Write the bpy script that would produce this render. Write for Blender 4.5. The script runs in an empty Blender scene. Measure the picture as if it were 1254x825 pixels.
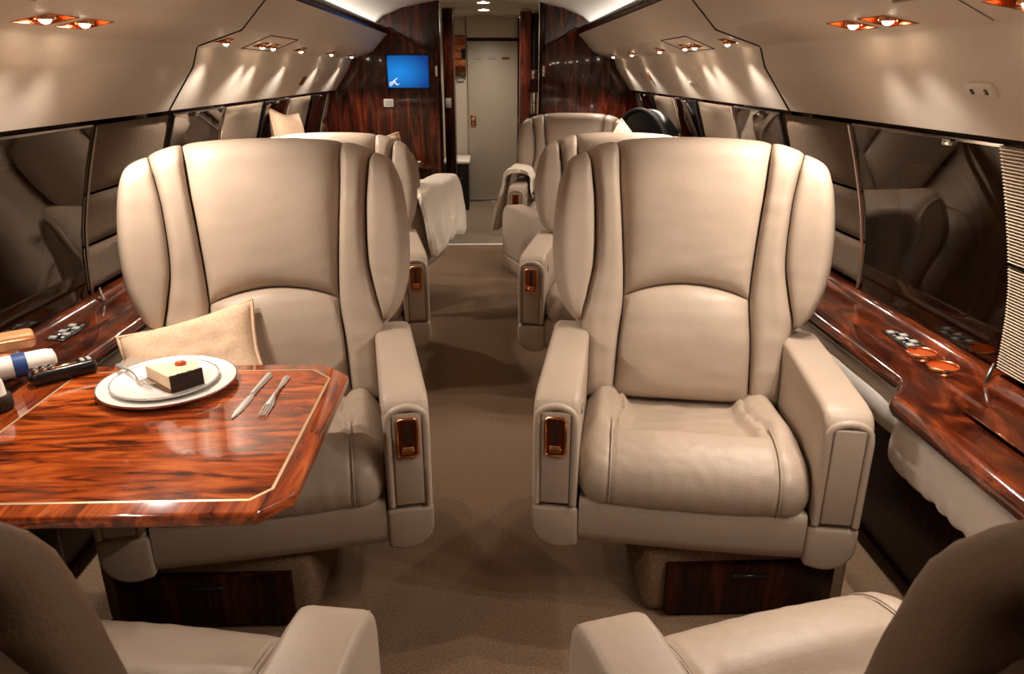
import bpy, bmesh, math, random
from mathutils import Vector, Matrix, Euler, noise
random.seed(7)
S = bpy.context.scene
COL = S.collection
PI = math.pi

# ------------------------------------------------------------------ camera, world, exposure
FPX, VPX, VPY = 900.0, 597.0, 87.0
PITCH = math.atan((412.5 - VPY) / FPX)
YAW = math.atan((627 - VPX) / FPX * math.cos(PITCH))
cam = bpy.data.cameras.new('camera')
cam.sensor_fit = 'HORIZONTAL'; cam.sensor_width = 36.0
cam.lens = 36.0 * FPX / 1254.0
cam.clip_start = 0.02
cam.dof.use_dof = True; cam.dof.focus_distance = 2.3; cam.dof.aperture_fstop = 15.0
camo = bpy.data.objects.new('camera', cam); COL.objects.link(camo)
camo.location = (0.03, 0.0, 1.36)
camo.rotation_euler = (PI / 2 - PITCH, 0, -YAW)
S.camera = camo

w = bpy.data.worlds.new('night'); S.world = w; w.use_nodes = True
w.node_tree.nodes['Background'].inputs[0].default_value = (.02, .017, .015, 1)
w.node_tree.nodes['Background'].inputs[1].default_value = .3
S.view_settings.view_transform = 'Standard'; S.view_settings.look = 'None'
S.view_settings.gamma = 1; S.view_settings.use_curve_mapping = False
S.view_settings.exposure = 0.0

SPOT_W = 21.0         # reading lamps
COVE = 6.0            # cove strips
WASH = 16.0            # window wash strips
WARM = (1.0, .885, .775)
COOLWARM = (1.0, .90, .80)

# ------------------------------------------------------------------ materials
MATS = {}
def mat(name, col, rough=.5, metal=0, coat=0, emit=0, emitcol=None, noise_s=None, noise_a=.0, bump=0, bump_s=200, spec=.5, trans=0, ior=1.45, sheen=0):
    m = bpy.data.materials.new(name); m.use_nodes = True
    nt = m.node_tree; b = nt.nodes['Principled BSDF']
    b.inputs['Base Color'].default_value = (*col, 1)
    b.inputs['Roughness'].default_value = rough
    b.inputs['Metallic'].default_value = metal
    b.inputs['Coat Weight'].default_value = coat
    b.inputs['Coat Roughness'].default_value = .04
    b.inputs['Specular IOR Level'].default_value = spec
    b.inputs['Transmission Weight'].default_value = trans
    b.inputs['IOR'].default_value = ior
    b.inputs['Sheen Weight'].default_value = sheen
    if emit:
        b.inputs['Emission Color'].default_value = (*(emitcol or col), 1)
        b.inputs['Emission Strength'].default_value = emit
    tc = nt.nodes.new('ShaderNodeTexCoord')
    if noise_s:
        n = nt.nodes.new('ShaderNodeTexNoise'); n.inputs['Scale'].default_value = noise_s
        n.inputs['Detail'].default_value = 6
        nt.links.new(tc.outputs['Object'], n.inputs['Vector'])
        r = nt.nodes.new('ShaderNodeValToRGB')
        r.color_ramp.elements[0].position = .3; r.color_ramp.elements[1].position = .7
        r.color_ramp.elements[0].color = (*[c * (1 - noise_a) for c in col], 1)
        r.color_ramp.elements[1].color = (*[min(1, c * (1 + noise_a)) for c in col], 1)
        nt.links.new(n.outputs['Fac'], r.inputs['Fac'])
        nt.links.new(r.outputs['Color'], b.inputs['Base Color'])
    if bump:
        n2 = nt.nodes.new('ShaderNodeTexNoise'); n2.inputs['Scale'].default_value = bump_s
        n2.inputs['Detail'].default_value = 3
        nt.links.new(tc.outputs['Object'], n2.inputs['Vector'])
        bp = nt.nodes.new('ShaderNodeBump'); bp.inputs['Strength'].default_value = bump
        bp.inputs['Distance'].default_value = .003
        nt.links.new(n2.outputs['Fac'], bp.inputs['Height'])
        nt.links.new(bp.outputs['Normal'], b.inputs['Normal'])
    MATS[name] = m
    return m

def wood(name, dark, mid, light, axis, scale=1.0, rough=.12, coat=1.0, stretch=9.0, ripple=0.0, det=7, spec=.5):
    """glossy figured wood, grain along the given axis (0,1,2)"""
    m = bpy.data.materials.new(name); m.use_nodes = True
    nt = m.node_tree; b = nt.nodes['Principled BSDF']
    tc = nt.nodes.new('ShaderNodeTexCoord'); mp = nt.nodes.new('ShaderNodeMapping')
    sc = [stretch * scale] * 3; sc[axis] = scale
    mp.inputs['Scale'].default_value = sc
    nt.links.new(tc.outputs['Object'], mp.inputs['Vector'])
    n = nt.nodes.new('ShaderNodeTexNoise'); n.inputs['Scale'].default_value = 2.2
    n.inputs['Detail'].default_value = det; b.inputs['Specular IOR Level'].default_value = spec; n.inputs['Roughness'].default_value = .62; n.inputs['Distortion'].default_value = .8 + ripple
    nt.links.new(mp.outputs['Vector'], n.inputs['Vector'])
    r = nt.nodes.new('ShaderNodeValToRGB'); e = r.color_ramp.elements
    e[0].position = .36; e[0].color = (*dark, 1); e[1].position = .68; e[1].color = (*light, 1)
    k = e.new(.52); k.color = (*mid, 1)
    nt.links.new(n.outputs['Fac'], r.inputs['Fac'])
    # fine fibre
    mp2 = nt.nodes.new('ShaderNodeMapping'); sc2 = [220 * scale] * 3; sc2[axis] = 6 * scale
    mp2.inputs['Scale'].default_value = sc2
    nt.links.new(tc.outputs['Object'], mp2.inputs['Vector'])
    n2 = nt.nodes.new('ShaderNodeTexNoise'); n2.inputs['Scale'].default_value = 1.0; n2.inputs['Detail'].default_value = 2
    nt.links.new(mp2.outputs['Vector'], n2.inputs['Vector'])
    mx = nt.nodes.new('ShaderNodeMixRGB'); mx.blend_type = 'MULTIPLY'; mx.inputs[0].default_value = .25
    nt.links.new(r.outputs['Color'], mx.inputs[1]); nt.links.new(n2.outputs['Fac'], mx.inputs[2])
    g = nt.nodes.new('ShaderNodeBrightContrast'); g.inputs['Bright'].default_value = .0
    nt.links.new(mx.outputs['Color'], g.inputs['Color'])
    nt.links.new(g.outputs['Color'], b.inputs['Base Color'])
    b.inputs['Roughness'].default_value = rough
    b.inputs['Coat Weight'].default_value = coat; b.inputs['Coat Roughness'].default_value = .03
    MATS[name] = m
    return m

LEATHER = mat('taupe_leather', (.40, .310, .236), .42, noise_s=5, noise_a=.05, bump=.22, bump_s=330, spec=.45)
LEATHER_D = mat('taupe_leather_side', (.38, .294, .224), .5, noise_s=5, noise_a=.05, bump=.2, bump_s=330)
VALANCE = mat('cream_valance', (.68, .60, .505), .5, noise_s=40, noise_a=.02, bump=.05, bump_s=500)
HATCH = mat('cream_hatch', (.66, .58, .485), .5)
CEIL = mat('white_headliner', (.80, .76, .70), .6)
SEAM = mat('dark_seam', (.02, .014, .01), .7)
CARPET = mat('beige_carpet', (.235, .152, .094), .95, noise_s=210, noise_a=.38, bump=1.0, bump_s=420, spec=.08)
CARPET_L = mat('vestibule_carpet', (.26, .205, .15), .95, noise_s=60, noise_a=.15, bump=.6, bump_s=200, spec=.1)
FABRIC = mat('taupe_panel_fabric', (.20, .145, .10), .85, noise_s=90, noise_a=.12, bump=.5, bump_s=400, spec=.2)
PLEAT = mat('ribbed_panel_fabric', (.44, .36, .27), .8, spec=.2)
CUSHION = mat('tan_cushion', (.70, .49, .33), .85, noise_s=120, noise_a=.10, bump=.5, bump_s=450, spec=.2)
BLANKET = mat('cream_blanket', (.80, .69, .56), .9, bump=.4, bump_s=260, spec=.1, sheen=.3)
BOLSTER = mat('white_bolster_leather', (.87, .80, .71), .45, bump=.15, bump_s=300)
COPPER = mat('copper', (.80, .38, .19), .22, metal=1)
COPPER_W = mat('copper_well', (.85, .36, .14), .42, metal=.8)
COPPER_D = mat('dark_copper', (.30, .10, .04), .3, metal=1)
BRASS = mat('brass_inlay', (.78, .58, .34), .35, metal=.7)
CHROME = mat('chrome', (.75, .73, .70), .15, metal=1)
SILVER = mat('cutlery_silver', (.80, .77, .73), .34, metal=.85)
BLACK = mat('black_plastic', (.012, .011, .010), .25)
BLACKM = mat('black_void', (.008, .006, .005), .7)
CHINA = mat('white_china', (.86, .82, .76), .12, coat=.5)
CHINA_RIM = mat('silver_rim', (.45, .42, .40), .25, metal=1)
CAKE = mat('cream_cake', (.84, .63, .43), .8, noise_s=60, noise_a=.05)
CRUST = mat('dark_chocolate_crust', (.035, .015, .008), .85, noise_s=90, noise_a=.6, bump=1, bump_s=160)
CRUMB = mat('brown_crumb', (.20, .10, .045), .9, noise_s=220, noise_a=.6, bump=1, bump_s=220)
BERRY = mat('orange_berry', (.60, .12, .03), .3)
PAPER = mat('white_paper', (.82, .77, .68), .6)
BLUEBAND = mat('blue_band', (.03, .07, .22), .35)
AMBER = mat('amber_leather', (.55, .25, .10), .4)
PLATE_W = mat('switch_plate', (.70, .64, .55), .4)
PLATE_G = mat('grey_plate', (.42, .40, .37), .35)
SIGN_B = mat('brown_placard', (.22, .07, .035), .4)
DOORM = mat('taupe_door', (.46, .39, .31), .45)
VWALL = mat('vestibule_wall', (.62, .54, .44), .6)
PANEGLASS = mat('brown_tinted_pane', (.42, .30, .20), .0, trans=1.0, ior=1.5)
RECESS = mat('brown_window_shade', (.06, .040, .027), .6)
PORT = mat('dark_porthole', (.015, .011, .009), .15)
GLASS = mat('clear_glass', (.95, .92, .88), .0, trans=1.0, ior=1.45)
TABLEW = wood('flame_mahogany', (.07, .009, .002), (.40, .066, .010), (.70, .165, .028), 0, 1.5, .14, .9, 5.5, .9, det=3)
TABLEB = wood('mahogany_border', (.08, .010, .003), (.38, .062, .010), (.70, .16, .03), 1, 1.5, .14, 1.0, 8.0, .4)
LEDGEW = wood('mahogany_ledge', (.025, .004, .002), (.085, .014, .004), (.24, .044, .010), 1, 1.6, .12, 1.0, 3.0, 1.2)
ROSE = wood('rosewood_bulkhead', (.010, .003, .002), (.070, .011, .005), (.24, .042, .012), 2, .9, .14, .45, 10.0, .4, spec=.3)
ROSED = wood('dark_rosewood', (.008, .003, .002), (.030, .006, .003), (.085, .018, .007), 2, 1.2, .25, .12, 12.0, .2, spec=.15)
ROSER = wood('red_rosewood', (.05, .010, .006), (.16, .03, .016), (.26, .05, .026), 2, 1.2, .2, .7, 8.0, .2)
BULB = mat('lamp_bulb', (1, .85, .65), .5, emit=60, emitcol=(1, .82, .60))
COVEM = mat('cove_strip', (1, .95, .88), .5, emit=COVE, emitcol=COOLWARM)
WASHM = mat('window_wash_strip', (1, .95, .88), .5, emit=WASH, emitcol=COOLWARM)
VLIGHT = mat('vestibule_lamp', (1, .9, .75), .5, emit=14, emitcol=(1, .85, .66))
WASHD = mat('soft_wash_strip', (1, .95, .88), .5, emit=WASH * .06, emitcol=COOLWARM)
LOGO = mat('white_mark', (.9, .9, .9), .5, emit=1.0, emitcol=(1, 1, 1))

def screen_mat():
    m = bpy.data.materials.new('blue_screen'); m.use_nodes = True
    nt = m.node_tree; b = nt.nodes['Principled BSDF']
    tc = nt.nodes.new('ShaderNodeTexCoord'); mp = nt.nodes.new('ShaderNodeMapping')
    mp.inputs['Location'].default_value = (-.31, 0, -.5); mp.inputs['Scale'].default_value = (1.1, 0, 1.3)
    mp.vector_type = 'POINT'
    nt.links.new(tc.outputs['Generated'], mp.inputs['Vector'])
    g = nt.nodes.new('ShaderNodeTexGradient'); g.gradient_type = 'SPHERICAL'
    mp.inputs['Location'].default_value = (-.28, 0, -.60)
    nt.links.new(mp.outputs['Vector'], g.inputs['Vector'])
    r = nt.nodes.new('ShaderNodeValToRGB')
    r.color_ramp.elements[0].color = (.0, .035, .22, 1); r.color_ramp.elements[1].color = (.008, .24, .72, 1)
    r.color_ramp.elements[0].position = .1; r.color_ramp.elements[1].position = .85
    nt.links.new(g.outputs['Color'], r.inputs['Fac'])
    b.inputs['Base Color'].default_value = (0, 0, 0, 1)
    nt.links.new(r.outputs['Color'], b.inputs['Emission Color']); b.inputs['Emission Strength'].default_value = 1.0
    return m
SCREEN = screen_mat()

# ------------------------------------------------------------------ helpers
def link(name, me, m=None, parent=None, loc=None, rot=None):
    o = bpy.data.objects.new(name, me); COL.objects.link(o)
    if m is not None and me is not None and not me.materials: me.materials.append(m)
    if parent: o.parent = parent
    if loc: o.location = loc
    if rot: o.rotation_euler = rot
    return o
def tag(o, label, cat, group=None):
    o['label'] = label; o['category'] = cat
    if group: o['group'] = group
    return o
def struct(o): o['kind'] = 'structure'; return o
def empty(name, loc=(0, 0, 0), rz=0, rot=None):
    o = bpy.data.objects.new(name, None); COL.objects.link(o)
    o.empty_display_size = .1; o.location = loc; o.rotation_euler = rot or (0, 0, rz)
    return o
def fin(bm, name='m', smooth=True, ang=40):
    bmesh.ops.recalc_face_normals(bm, faces=bm.faces)
    me = bpy.data.meshes.new(name); bm.to_mesh(me); bm.free()
    if smooth:
        me.polygons.foreach_set('use_smooth', [True] * len(me.polygons))
        me.set_sharp_from_angle(angle=math.radians(ang))
    return me
def box_bm(bm, x0, x1, y0, y1, z0, z1, bev=0, seg=3, M=None):
    b2 = bmesh.new(); bmesh.ops.create_cube(b2, size=1)
    for v in b2.verts:
        v.co = Vector(((x0 + x1) / 2 + v.co.x * (x1 - x0), (y0 + y1) / 2 + v.co.y * (y1 - y0), (z0 + z1) / 2 + v.co.z * (z1 - z0)))
    if bev: bmesh.ops.bevel(b2, geom=b2.edges[:], offset=bev, segments=seg, profile=.5, affect='EDGES')
    if M is not None: bmesh.ops.transform(b2, matrix=M, verts=b2.verts)
    merge(bm, b2)
def merge(bm, b2):
    mp = {v: bm.verts.new(v.co) for v in b2.verts}
    for f in b2.faces:
        try: bm.faces.new([mp[v] for v in f.verts])
        except ValueError: pass
    b2.free()
def box(x0, x1, y0, y1, z0, z1, bev=0, seg=3, M=None):
    bm = bmesh.new(); box_bm(bm, x0, x1, y0, y1, z0, z1, bev, seg, M); return fin(bm)
def grid_bm(bm, nu, nv, fn, closeu=False, closev=False):
    vs = [[bm.verts.new(fn(i, j)) for j in range(nv)] for i in range(nu)]
    for i in range(nu if closeu else nu - 1):
        for j in range(nv if closev else nv - 1):
            a, b, c, d = vs[i][j], vs[(i + 1) % nu][j], vs[(i + 1) % nu][(j + 1) % nv], vs[i][(j + 1) % nv]
            try: bm.faces.new((a, b, c, d))
            except ValueError: pass
    return vs
def prism(pts, axis, a, b, bev=0, seg=2, ang=40):
    """polygon pts in the other two axes, extruded along axis from a to b"""
    bm = bmesh.new()
    def P(p, t):
        if axis == 0: return (t, p[0], p[1])
        if axis == 1: return (p[0], t, p[1])
        return (p[0], p[1], t)
    lo = [bm.verts.new(P(p, a)) for p in pts]; hi = [bm.verts.new(P(p, b)) for p in pts]
    n = len(pts)
    for i in range(n): bm.faces.new((lo[i], lo[(i + 1) % n], hi[(i + 1) % n], hi[i]))
    f1 = bm.faces.new(lo[::-1]); f2 = bm.faces.new(hi)
    bmesh.ops.recalc_face_normals(bm, faces=bm.faces)
    if bev:
        ed = [e for e in bm.edges if len(e.link_faces) == 2 and e.calc_face_angle(0) > .6]
        bmesh.ops.bevel(bm, geom=ed, offset=bev, segments=seg, profile=.5, affect='EDGES', clamp_overlap=True)
    bmesh.ops.triangulate(bm, faces=[f for f in bm.faces if len(f.verts) > 4])
    return fin(bm, ang=ang)
def tube_bm(bm, pts, r, n=8, closed=False, caps=True):
    pts = [Vector(p) for p in pts]; rings = []; N = len(pts)
    prev = None
    for i, p in enumerate(pts):
        if closed: t = (pts[(i + 1) % N] - pts[i - 1])
        else: t = pts[min(i + 1, N - 1)] - pts[max(i - 1, 0)]
        t.normalize()
        if prev is None:
            u = t.orthogonal().normalized()
        else:
            u = (prev - t * prev.dot(t)).normalized()
        prev = u; v = t.cross(u)
        rr = r[i] if isinstance(r, (list, tuple)) else r
        rings.append([bm.verts.new(p + (u * math.cos(k * 2 * PI / n) + v * math.sin(k * 2 * PI / n)) * rr) for k in range(n)])
    for i in range(N if closed else N - 1):
        A, B = rings[i], rings[(i + 1) % N]
        for k in range(n): bm.faces.new((A[k], A[(k + 1) % n], B[(k + 1) % n], B[k]))
    if caps and not closed: bm.faces.new(rings[0][::-1]); bm.faces.new(rings[-1])
def tube(pts, r, n=8, closed=False):
    bm = bmesh.new(); tube_bm(bm, pts, r, n, closed); return fin(bm)
def lathe_bm(bm, prof, n=48, M=None):
    rings = []
    for r, z in prof:
        if r < 1e-6: rings.append([bm.verts.new((0, 0, z))])
        else: rings.append([bm.verts.new((r * math.cos(2 * PI * k / n), r * math.sin(2 * PI * k / n), z)) for k in range(n)])
    for A, B in zip(rings, rings[1:]):
        for k in range(n):
            a = A[k % len(A)]; b = A[(k + 1) % len(A)]; c = B[(k + 1) % len(B)]; d = B[k % len(B)]
            vs = []
            for v in (a, b, c, d):
                if v not in vs: vs.append(v)
            if len(vs) > 2: bm.faces.new(vs)
    if M is not None: bmesh.ops.transform(bm, matrix=M, verts=bm.verts)
def lathe(prof, n=48, M=None, ang=40):
    bm = bmesh.new(); lathe_bm(bm, prof, n, M); return fin(bm, ang=ang)
def interp(tab, z):
    """piecewise smooth interpolation in a table of (z, value)"""
    if z <= tab[0][0]: return tab[0][1]
    if z >= tab[-1][0]: return tab[-1][1]
    for i in range(len(tab) - 1):
        (a, va), (b, vb) = tab[i], tab[i + 1]
        if a <= z <= b:
            t = (z - a) / (b - a)
            m0 = (vb - va) / (b - a) if i == 0 else (vb - tab[i - 1][1]) / (b - tab[i - 1][0])
            m1 = (vb - va) / (b - a) if i == len(tab) - 2 else (tab[i + 2][1] - va) / (tab[i + 2][0] - a)
            h = b - a
            return (2*t**3 - 3*t**2 + 1) * va + (t**3 - 2*t**2 + t) * h * m0 + (-2*t**3 + 3*t**2) * vb + (t**3 - t**2) * h * m1
def sm(a, b, x):
    t = max(0, min(1, (x - a) / (b - a))); return t * t * (3 - 2 * t)

# ------------------------------------------------------------------ cabin section (half, right side: X, z)
BINP = [(1.15, 1.222), (1.04, 1.375), (1.015, 1.445), (.848, 1.50), (.73, 1.625)]
YB, YF = -1.4, 6.1       # cabin from behind the camera to the bulkheads
def wallx(z):            # fuselage side behind panes and panels
    return interp([(.60, 1.305), (.85, 1.285), (1.05, 1.235), (1.26, 1.165)], z)

# floor
fl = struct(link('floor', box(-1.35, 1.35, YB, 6.02, -.05, 0), CARPET))
fl2 = struct(link('floor_vestibule', box(-.95, .95, 6.05, 8.4, -.05, 0), CARPET_L))
struct(link('trim_1', box(-.40, .50, 6.01, 6.055, -.04, .004, .001, 1), BOLSTER))

# side walls : lower dado, curved upper skin
for sgn, nm in ((-1, 'left'), (1, 'right')):
    pts = [(1.205, 0), (1.205, .55), (1.36, .56)]
    pts += [(wallx(.60 + i * .055) + .075, .60 + i * .055) for i in range(13)]
    pts += [(1.44, 1.26), (1.44, 0)]
    wl = struct(link('wall_' + nm, prism([(sgn * x, z) for x, z in pts], 1, YB, 6.1), ROSED))
    # upright veneer boards of the dado under the ledge
    y = YB
    k = 0
    while y < 6.0:
        y1 = min(y + .42, 6.05)
        bm = bmesh.new(); x0, x1 = sorted((sgn * 1.186, sgn * 1.202))
        box_bm(bm, x0, x1, y + .003, y1 - .003, .006, .555, .003, 1)
        link('dado_panel', fin(bm), ROSED, wl); y = y1
    # fabric panels in stacks of three, curved with the wall
    segs = [(2.40, 3.0), (3.6, 4.27), (4.77, 5.43), (5.9, 6.09)]
    for (a, b) in segs:
        cuts = [.665, .815, .985, 1.205]
        for i in range(3):
            z0, z1 = cuts[i] + .004, cuts[i + 1] - .004
            bm = bmesh.new()
            def fn(u, v, a=a, b=b, z0=z0, z1=z1):
                s = u / 9; t = v / 9
                z = z0 + (z1 - z0) * t; yy = a + .012 + (b - a - .024) * s
                e = (1 - abs(2 * s - 1) ** 14) * (1 - abs(2 * t - 1) ** 10)
                return (sgn * (wallx(z) + .012 - .016 * e), yy, z)
            grid_bm(bm, 10, 10, fn)
            me = fin(bm)
            link('fabric_panel', me, FABRIC, wl)
        # thin dark upright trims at the panel's sides
        for yy in (a, b):
            link('panel_trim', tube([(sgn * (wallx(z) - .004), yy, z) for z in [.66 + k * .06 for k in range(10)]], .006, 6), CHROME if yy == a else BLACK, wl)
    # ribbed panel beside the near pane
    for (a, b) in ((.98, 1.64),):
        for (z0, z1) in ((.67, .93), (.937, 1.205)):
            bm = bmesh.new()
            nr = 70
            def fn(u, v, a=a, b=b, z0=z0, z1=z1):
                z = z0 + (z1 - z0) * v / (nr - 1); yy = a + (b - a) * u
                return (sgn * (wallx(z) - .022 + .0035 * math.cos(v * PI / 1.0)), yy, z)
            grid_bm(bm, 2, nr, fn)
            vs = bm.verts[:]
            # returns at both sides
            for u, yy in ((0, a), (1, b)):
                row = vs[u * nr:(u + 1) * nr]
                bk = [bm.verts.new((sgn * (wallx(p.co.z) + .03), yy, p.co.z)) for p in row]
                for i in range(nr - 1): bm.faces.new((row[i], row[i + 1], bk[i + 1], bk[i]))
            link('ribbed_panel', fin(bm, ang=80), PLEAT, wl)
    # plain panels beside and behind the camera
    for (a, b) in ((-.2, .30), (-1.38, -.9)):
        bm = bmesh.new()
        grid_bm(bm, 2, 10, lambda u, v: (sgn * (wallx(.665 + .54 * v / 9) - .006), a + (b - a) * u, .665 + .54 * v / 9))
        link('fabric_panel', fin(bm), FABRIC, wl)

# windows: inner glass pane, brown shade behind with a dark rounded porthole, hinge rail above
wn = 0
PANES = [(-.88, -.22), (.32, .96), (1.66, 2.39), (3.01, 3.59), (4.28, 4.76), (5.44, 5.89)]
for sgn in (-1, 1):
    for (a, b) in PANES:
        wn += 1
        bm = bmesh.new()
        grid_bm(bm, 2, 12, lambda u, v: (sgn * (wallx(.64 + .57 * v / 11) + .050), a + (b - a) * u, .64 + .57 * v / 11))
        wd = struct(link('window_%d' % wn, fin(bm), RECESS))
        # pane, 5 mm thick
        bm = bmesh.new()
        def fn(i, j):
            z = .655 + (1.2 - .655) * (j if j < 14 else 27 - j) / 13
            off = 0 if j < 14 else .005
            return (sgn * (wallx(z) + off), a + .004 + (b - a - .008) * i, z)
        vs = grid_bm(bm, 2, 28, fn, closev=True)
        for i in (0, 1):
            for j in range(13): bm.faces.new((vs[i][j], vs[i][j + 1], vs[i][26 - j], vs[i][27 - j]))
        link('pane', fin(bm), PANEGLASS, wd)
        # porthole plate
        cy, hw = (a + b) / 2, min(.2, (b - a) * .38)
        bm = bmesh.new(); c = []
        for k in range(40):
            th = 2 * PI * k / 40; cx_, sx_ = math.cos(th), math.sin(th)
            yy = cy + hw * math.copysign(abs(cx_) ** .55, cx_); z = .915 + .205 * math.copysign(abs(sx_) ** .55, sx_)
            c.append(bm.verts.new((sgn * (wallx(z) + .040), yy, z)))
        bm.faces.new(c); link('porthole', fin(bm), PORT, wd)
        bm = bmesh.new()
        tube_bm(bm, [v.co for v in []] or [(sgn * (wallx(.915 + .205 * math.copysign(abs(math.sin(2*PI*k/40)) ** .55, math.sin(2*PI*k/40))) + .038), cy + hw * math.copysign(abs(math.cos(2*PI*k/40)) ** .55, math.cos(2*PI*k/40)), .915 + .205 * math.copysign(abs(math.sin(2*PI*k/40)) ** .55, math.sin(2*PI*k/40))) for k in range(40)], .006, 6, True)
        link('porthole_rim', fin(bm), RECESS, wd)
        link('hinge_rail', box(*sorted((sgn * 1.185, sgn * 1.200)), a, b, 1.196, 1.208, .003, 1), CHROME, wd)
        xx = sgn * 1.17
        bm = bmesh.new(); box_bm(bm, *sorted((sgn * 1.165, sgn * 1.192)), a + .17, a + .205, 1.186, 1.202, .004, 2)
        link('latch', fin(bm), CHROME, wd)

# ceiling: arched headliner between the two rails
bm = bmesh.new()
CE = [(.865, 1.655), (.845, 1.70), (.77, 1.762), (.62, 1.822), (.42, 1.862), (.20, 1.880), (0, 1.886)]
prof = [(-x, z) for x, z in CE] + [(x, z) for x, z in CE[-2::-1]]
grid_bm(bm, len(prof), 2, lambda i, j: (prof[i][0], YB if j == 0 else 6.25, prof[i][1]))
ce = struct(link('ceiling', fin(bm, ang=60), CEIL))
# panels of the headliner: one every 0.62 m, joints left as dark gaps
for k in range(12):
    a = YB + .02 + k * .64; b = min(a + .63, 6.24)
    if a > 6.1: break
    bm = bmesh.new()
    grid_bm(bm, len(prof), 2, lambda i, j: (prof[i][0] * .990, a if j == 0 else b, prof[i][1] - .008))
    link('headliner_panel', fin(bm, ang=60), CEIL, ce)

# valance (overhead side panels) with seams, mahogany rail on top, cove strips
VSEG = {-1: [(-1.4, .45), (.46, 1.66 - .99), (.68, 2.875), (2.888, 6.08)], 1: [(-1.4, .45), (.46, .67), (.68, 2.815), (2.828, 6.08)]}
for sgn, nm in ((-1, 'left'), (1, 'right')):
    base = [(x * 1.0, z) for x, z in BINP]
    inner = [(x + .02, z + .012) for x, z in BINP[::-1]]
    v0 = struct(link('trim_valance_' + nm, prism([(sgn * x, z) for x, z in
        [(1.165, 1.232), (1.055, 1.383), (1.03, 1.455), (.86, 1.51), (.745, 1.64), (.80, 1.64), (1.2, 1.5), (1.22, 1.24)]], 1, YB, 6.09), SEAM))
    for (a, b) in VSEG[sgn]:
        bm = bmesh.new()
        pr = BINP[:]
        # soften creases: insert points next to each crease
        fine = [pr[0]]
        for i in range(1, len(pr) - 1):
            p, q, r_ = Vector(pr[i - 1]), Vector(pr[i]), Vector(pr[i + 1])
            fine += [tuple(q + (p - q).normalized() * .010), tuple(q + (p - q).normalized() * .003 + (r_ - q).normalized() * .003), tuple(q + (r_ - q).normalized() * .010)]
        fine += [pr[-1]]
        full = fine + [(pr[-1][0] + .018, pr[-1][1] + .006)] + [(x + .013, z + .008) for x, z in fine[::-1]] + [(pr[0][0] + .012, pr[0][1] - .002)]
        grid_bm(bm, len(full), 2, lambda i, j: (sgn * full[i][0], a if j == 0 else b, full[i][1]), closeu=True)
        me = fin(bm, ang=30)
        o = link('valance_panel', me, VALANCE, v0)
    ysm = 2.8815 if sgn < 0 else 2.8215
    bm = bmesh.new()
    for (p, q) in zip(BINP, BINP[1:]): tube_bm(bm, [(sgn * (p[0] + .0015), ysm, p[1] + .001), (sgn * (q[0] + .0015), ysm, q[1] + .001)], .0055, 6)
    link('panel_seam', fin(bm), SEAM, v0)
    # mahogany rail
    rp = [(.735, 1.622), (.722, 1.632), (.716, 1.650), (.722, 1.668), (.735, 1.676), (.752, 1.672), (.76, 1.64)]
    link('rail', prism([(sgn * x, z) for x, z in rp], 1, YB, 6.09), ROSED, v0)
    # cove strip behind the rail
    link('cove_strip', box(*sorted((sgn * .775, sgn * .815)), 1.5, 6.05, 1.650, 1.658), COVEM, v0)
    # window wash strips under the valance
    for (a, b) in ((3.62, 4.25), (4.78, 5.42), (1.02, 1.58)):
        link('wash_strip', box(*sorted((sgn * 1.168, sgn * 1.186)), a, b, 1.2245, 1.230), WASHM if a > 2 else WASHD, v0)

def facet(sgn, y, s):
    """point on the lamp facet of the valance, s=0 at the crease, 1 at the kink"""
    return Vector((sgn * (1.015 + (.848 - 1.015) * s), y, 1.445 + .055 * s))
CUTS = {-1: [], 1: []}
def reading_light(sgn, y, s, aim, power, ln=.10, label='', group=None, on=True):
    """gimbal lamp in a slanted copper trough let into the valance"""
    p = facet(sgn, y, s)
    ang = math.atan2(.055, .167) * sgn
    t = empty('reading_light', p, rot=(0, ang, 0))
    h = ln / 2; hw = .030 if ln > .11 else .024; sk = .022 * ln / .12
    quad = [(-hw * sgn, -h + sk), (hw * sgn, -h - sk), (hw * sgn, h - sk), (-hw * sgn, h + sk)]
    CUTS[sgn].append((t, quad))
    D = .034
    bm = bmesh.new(); tube_bm(bm, [(x, yy, -.0005) for x, yy in quad], .0016, 6, True)
    link('bezel', fin(bm), COPPER, t)
    bm = bmesh.new()
    A = [bm.verts.new((x * .985, yy * .985, 0)) for x, yy in quad]; B = [bm.verts.new((x * .9, yy * .93, D)) for x, yy in quad]
    for i in range(4): bm.faces.new((A[i], A[(i + 1) % 4], B[(i + 1) % 4], B[i]))
    bm.faces.new(B)
    link('trough', fin(bm, smooth=False), COPPER, t)
    r = hw * .72
    M = Matrix.Translation((0, 0, .009 if ln > .11 else -.004)) @ Matrix.Rotation(-ang, 4, 'Y')
    link('lamp_barrel', lathe([(0, .018), (r * .8, .018), (r, .008), (r, -.008), (r * .93, -.010), (r * .86, -.006), (r * .5, .008), (0, .010)], 20, M), COPPER, t)
    bm = bmesh.new()
    bmesh.ops.create_uvsphere(bm, u_segments=14, v_segments=8, radius=r * .60, matrix=M @ Matrix.Translation((0, 0, -.008)) @ Matrix.Diagonal((1, 1, .8, 1)))
    link('bulb', fin(bm), BULB, t)
    tag(t, label, 'light', group)
    if power:
        L = bpy.data.lights.new('reading_lamp', 'SPOT'); L.energy = power; L.color = WARM
        L.spot_size = math.radians(126); L.spot_blend = .5; L.shadow_soft_size = .010
        lo_ = bpy.data.objects.new('lamp_beam', L); COL.objects.link(lo_)
        lo_.location = p + Vector((0, 0, -.026))
        d = Vector(aim) - lo_.location
        lo_.rotation_euler = d.to_track_quat('-Z', 'Y').to_euler()
    return t
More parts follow.
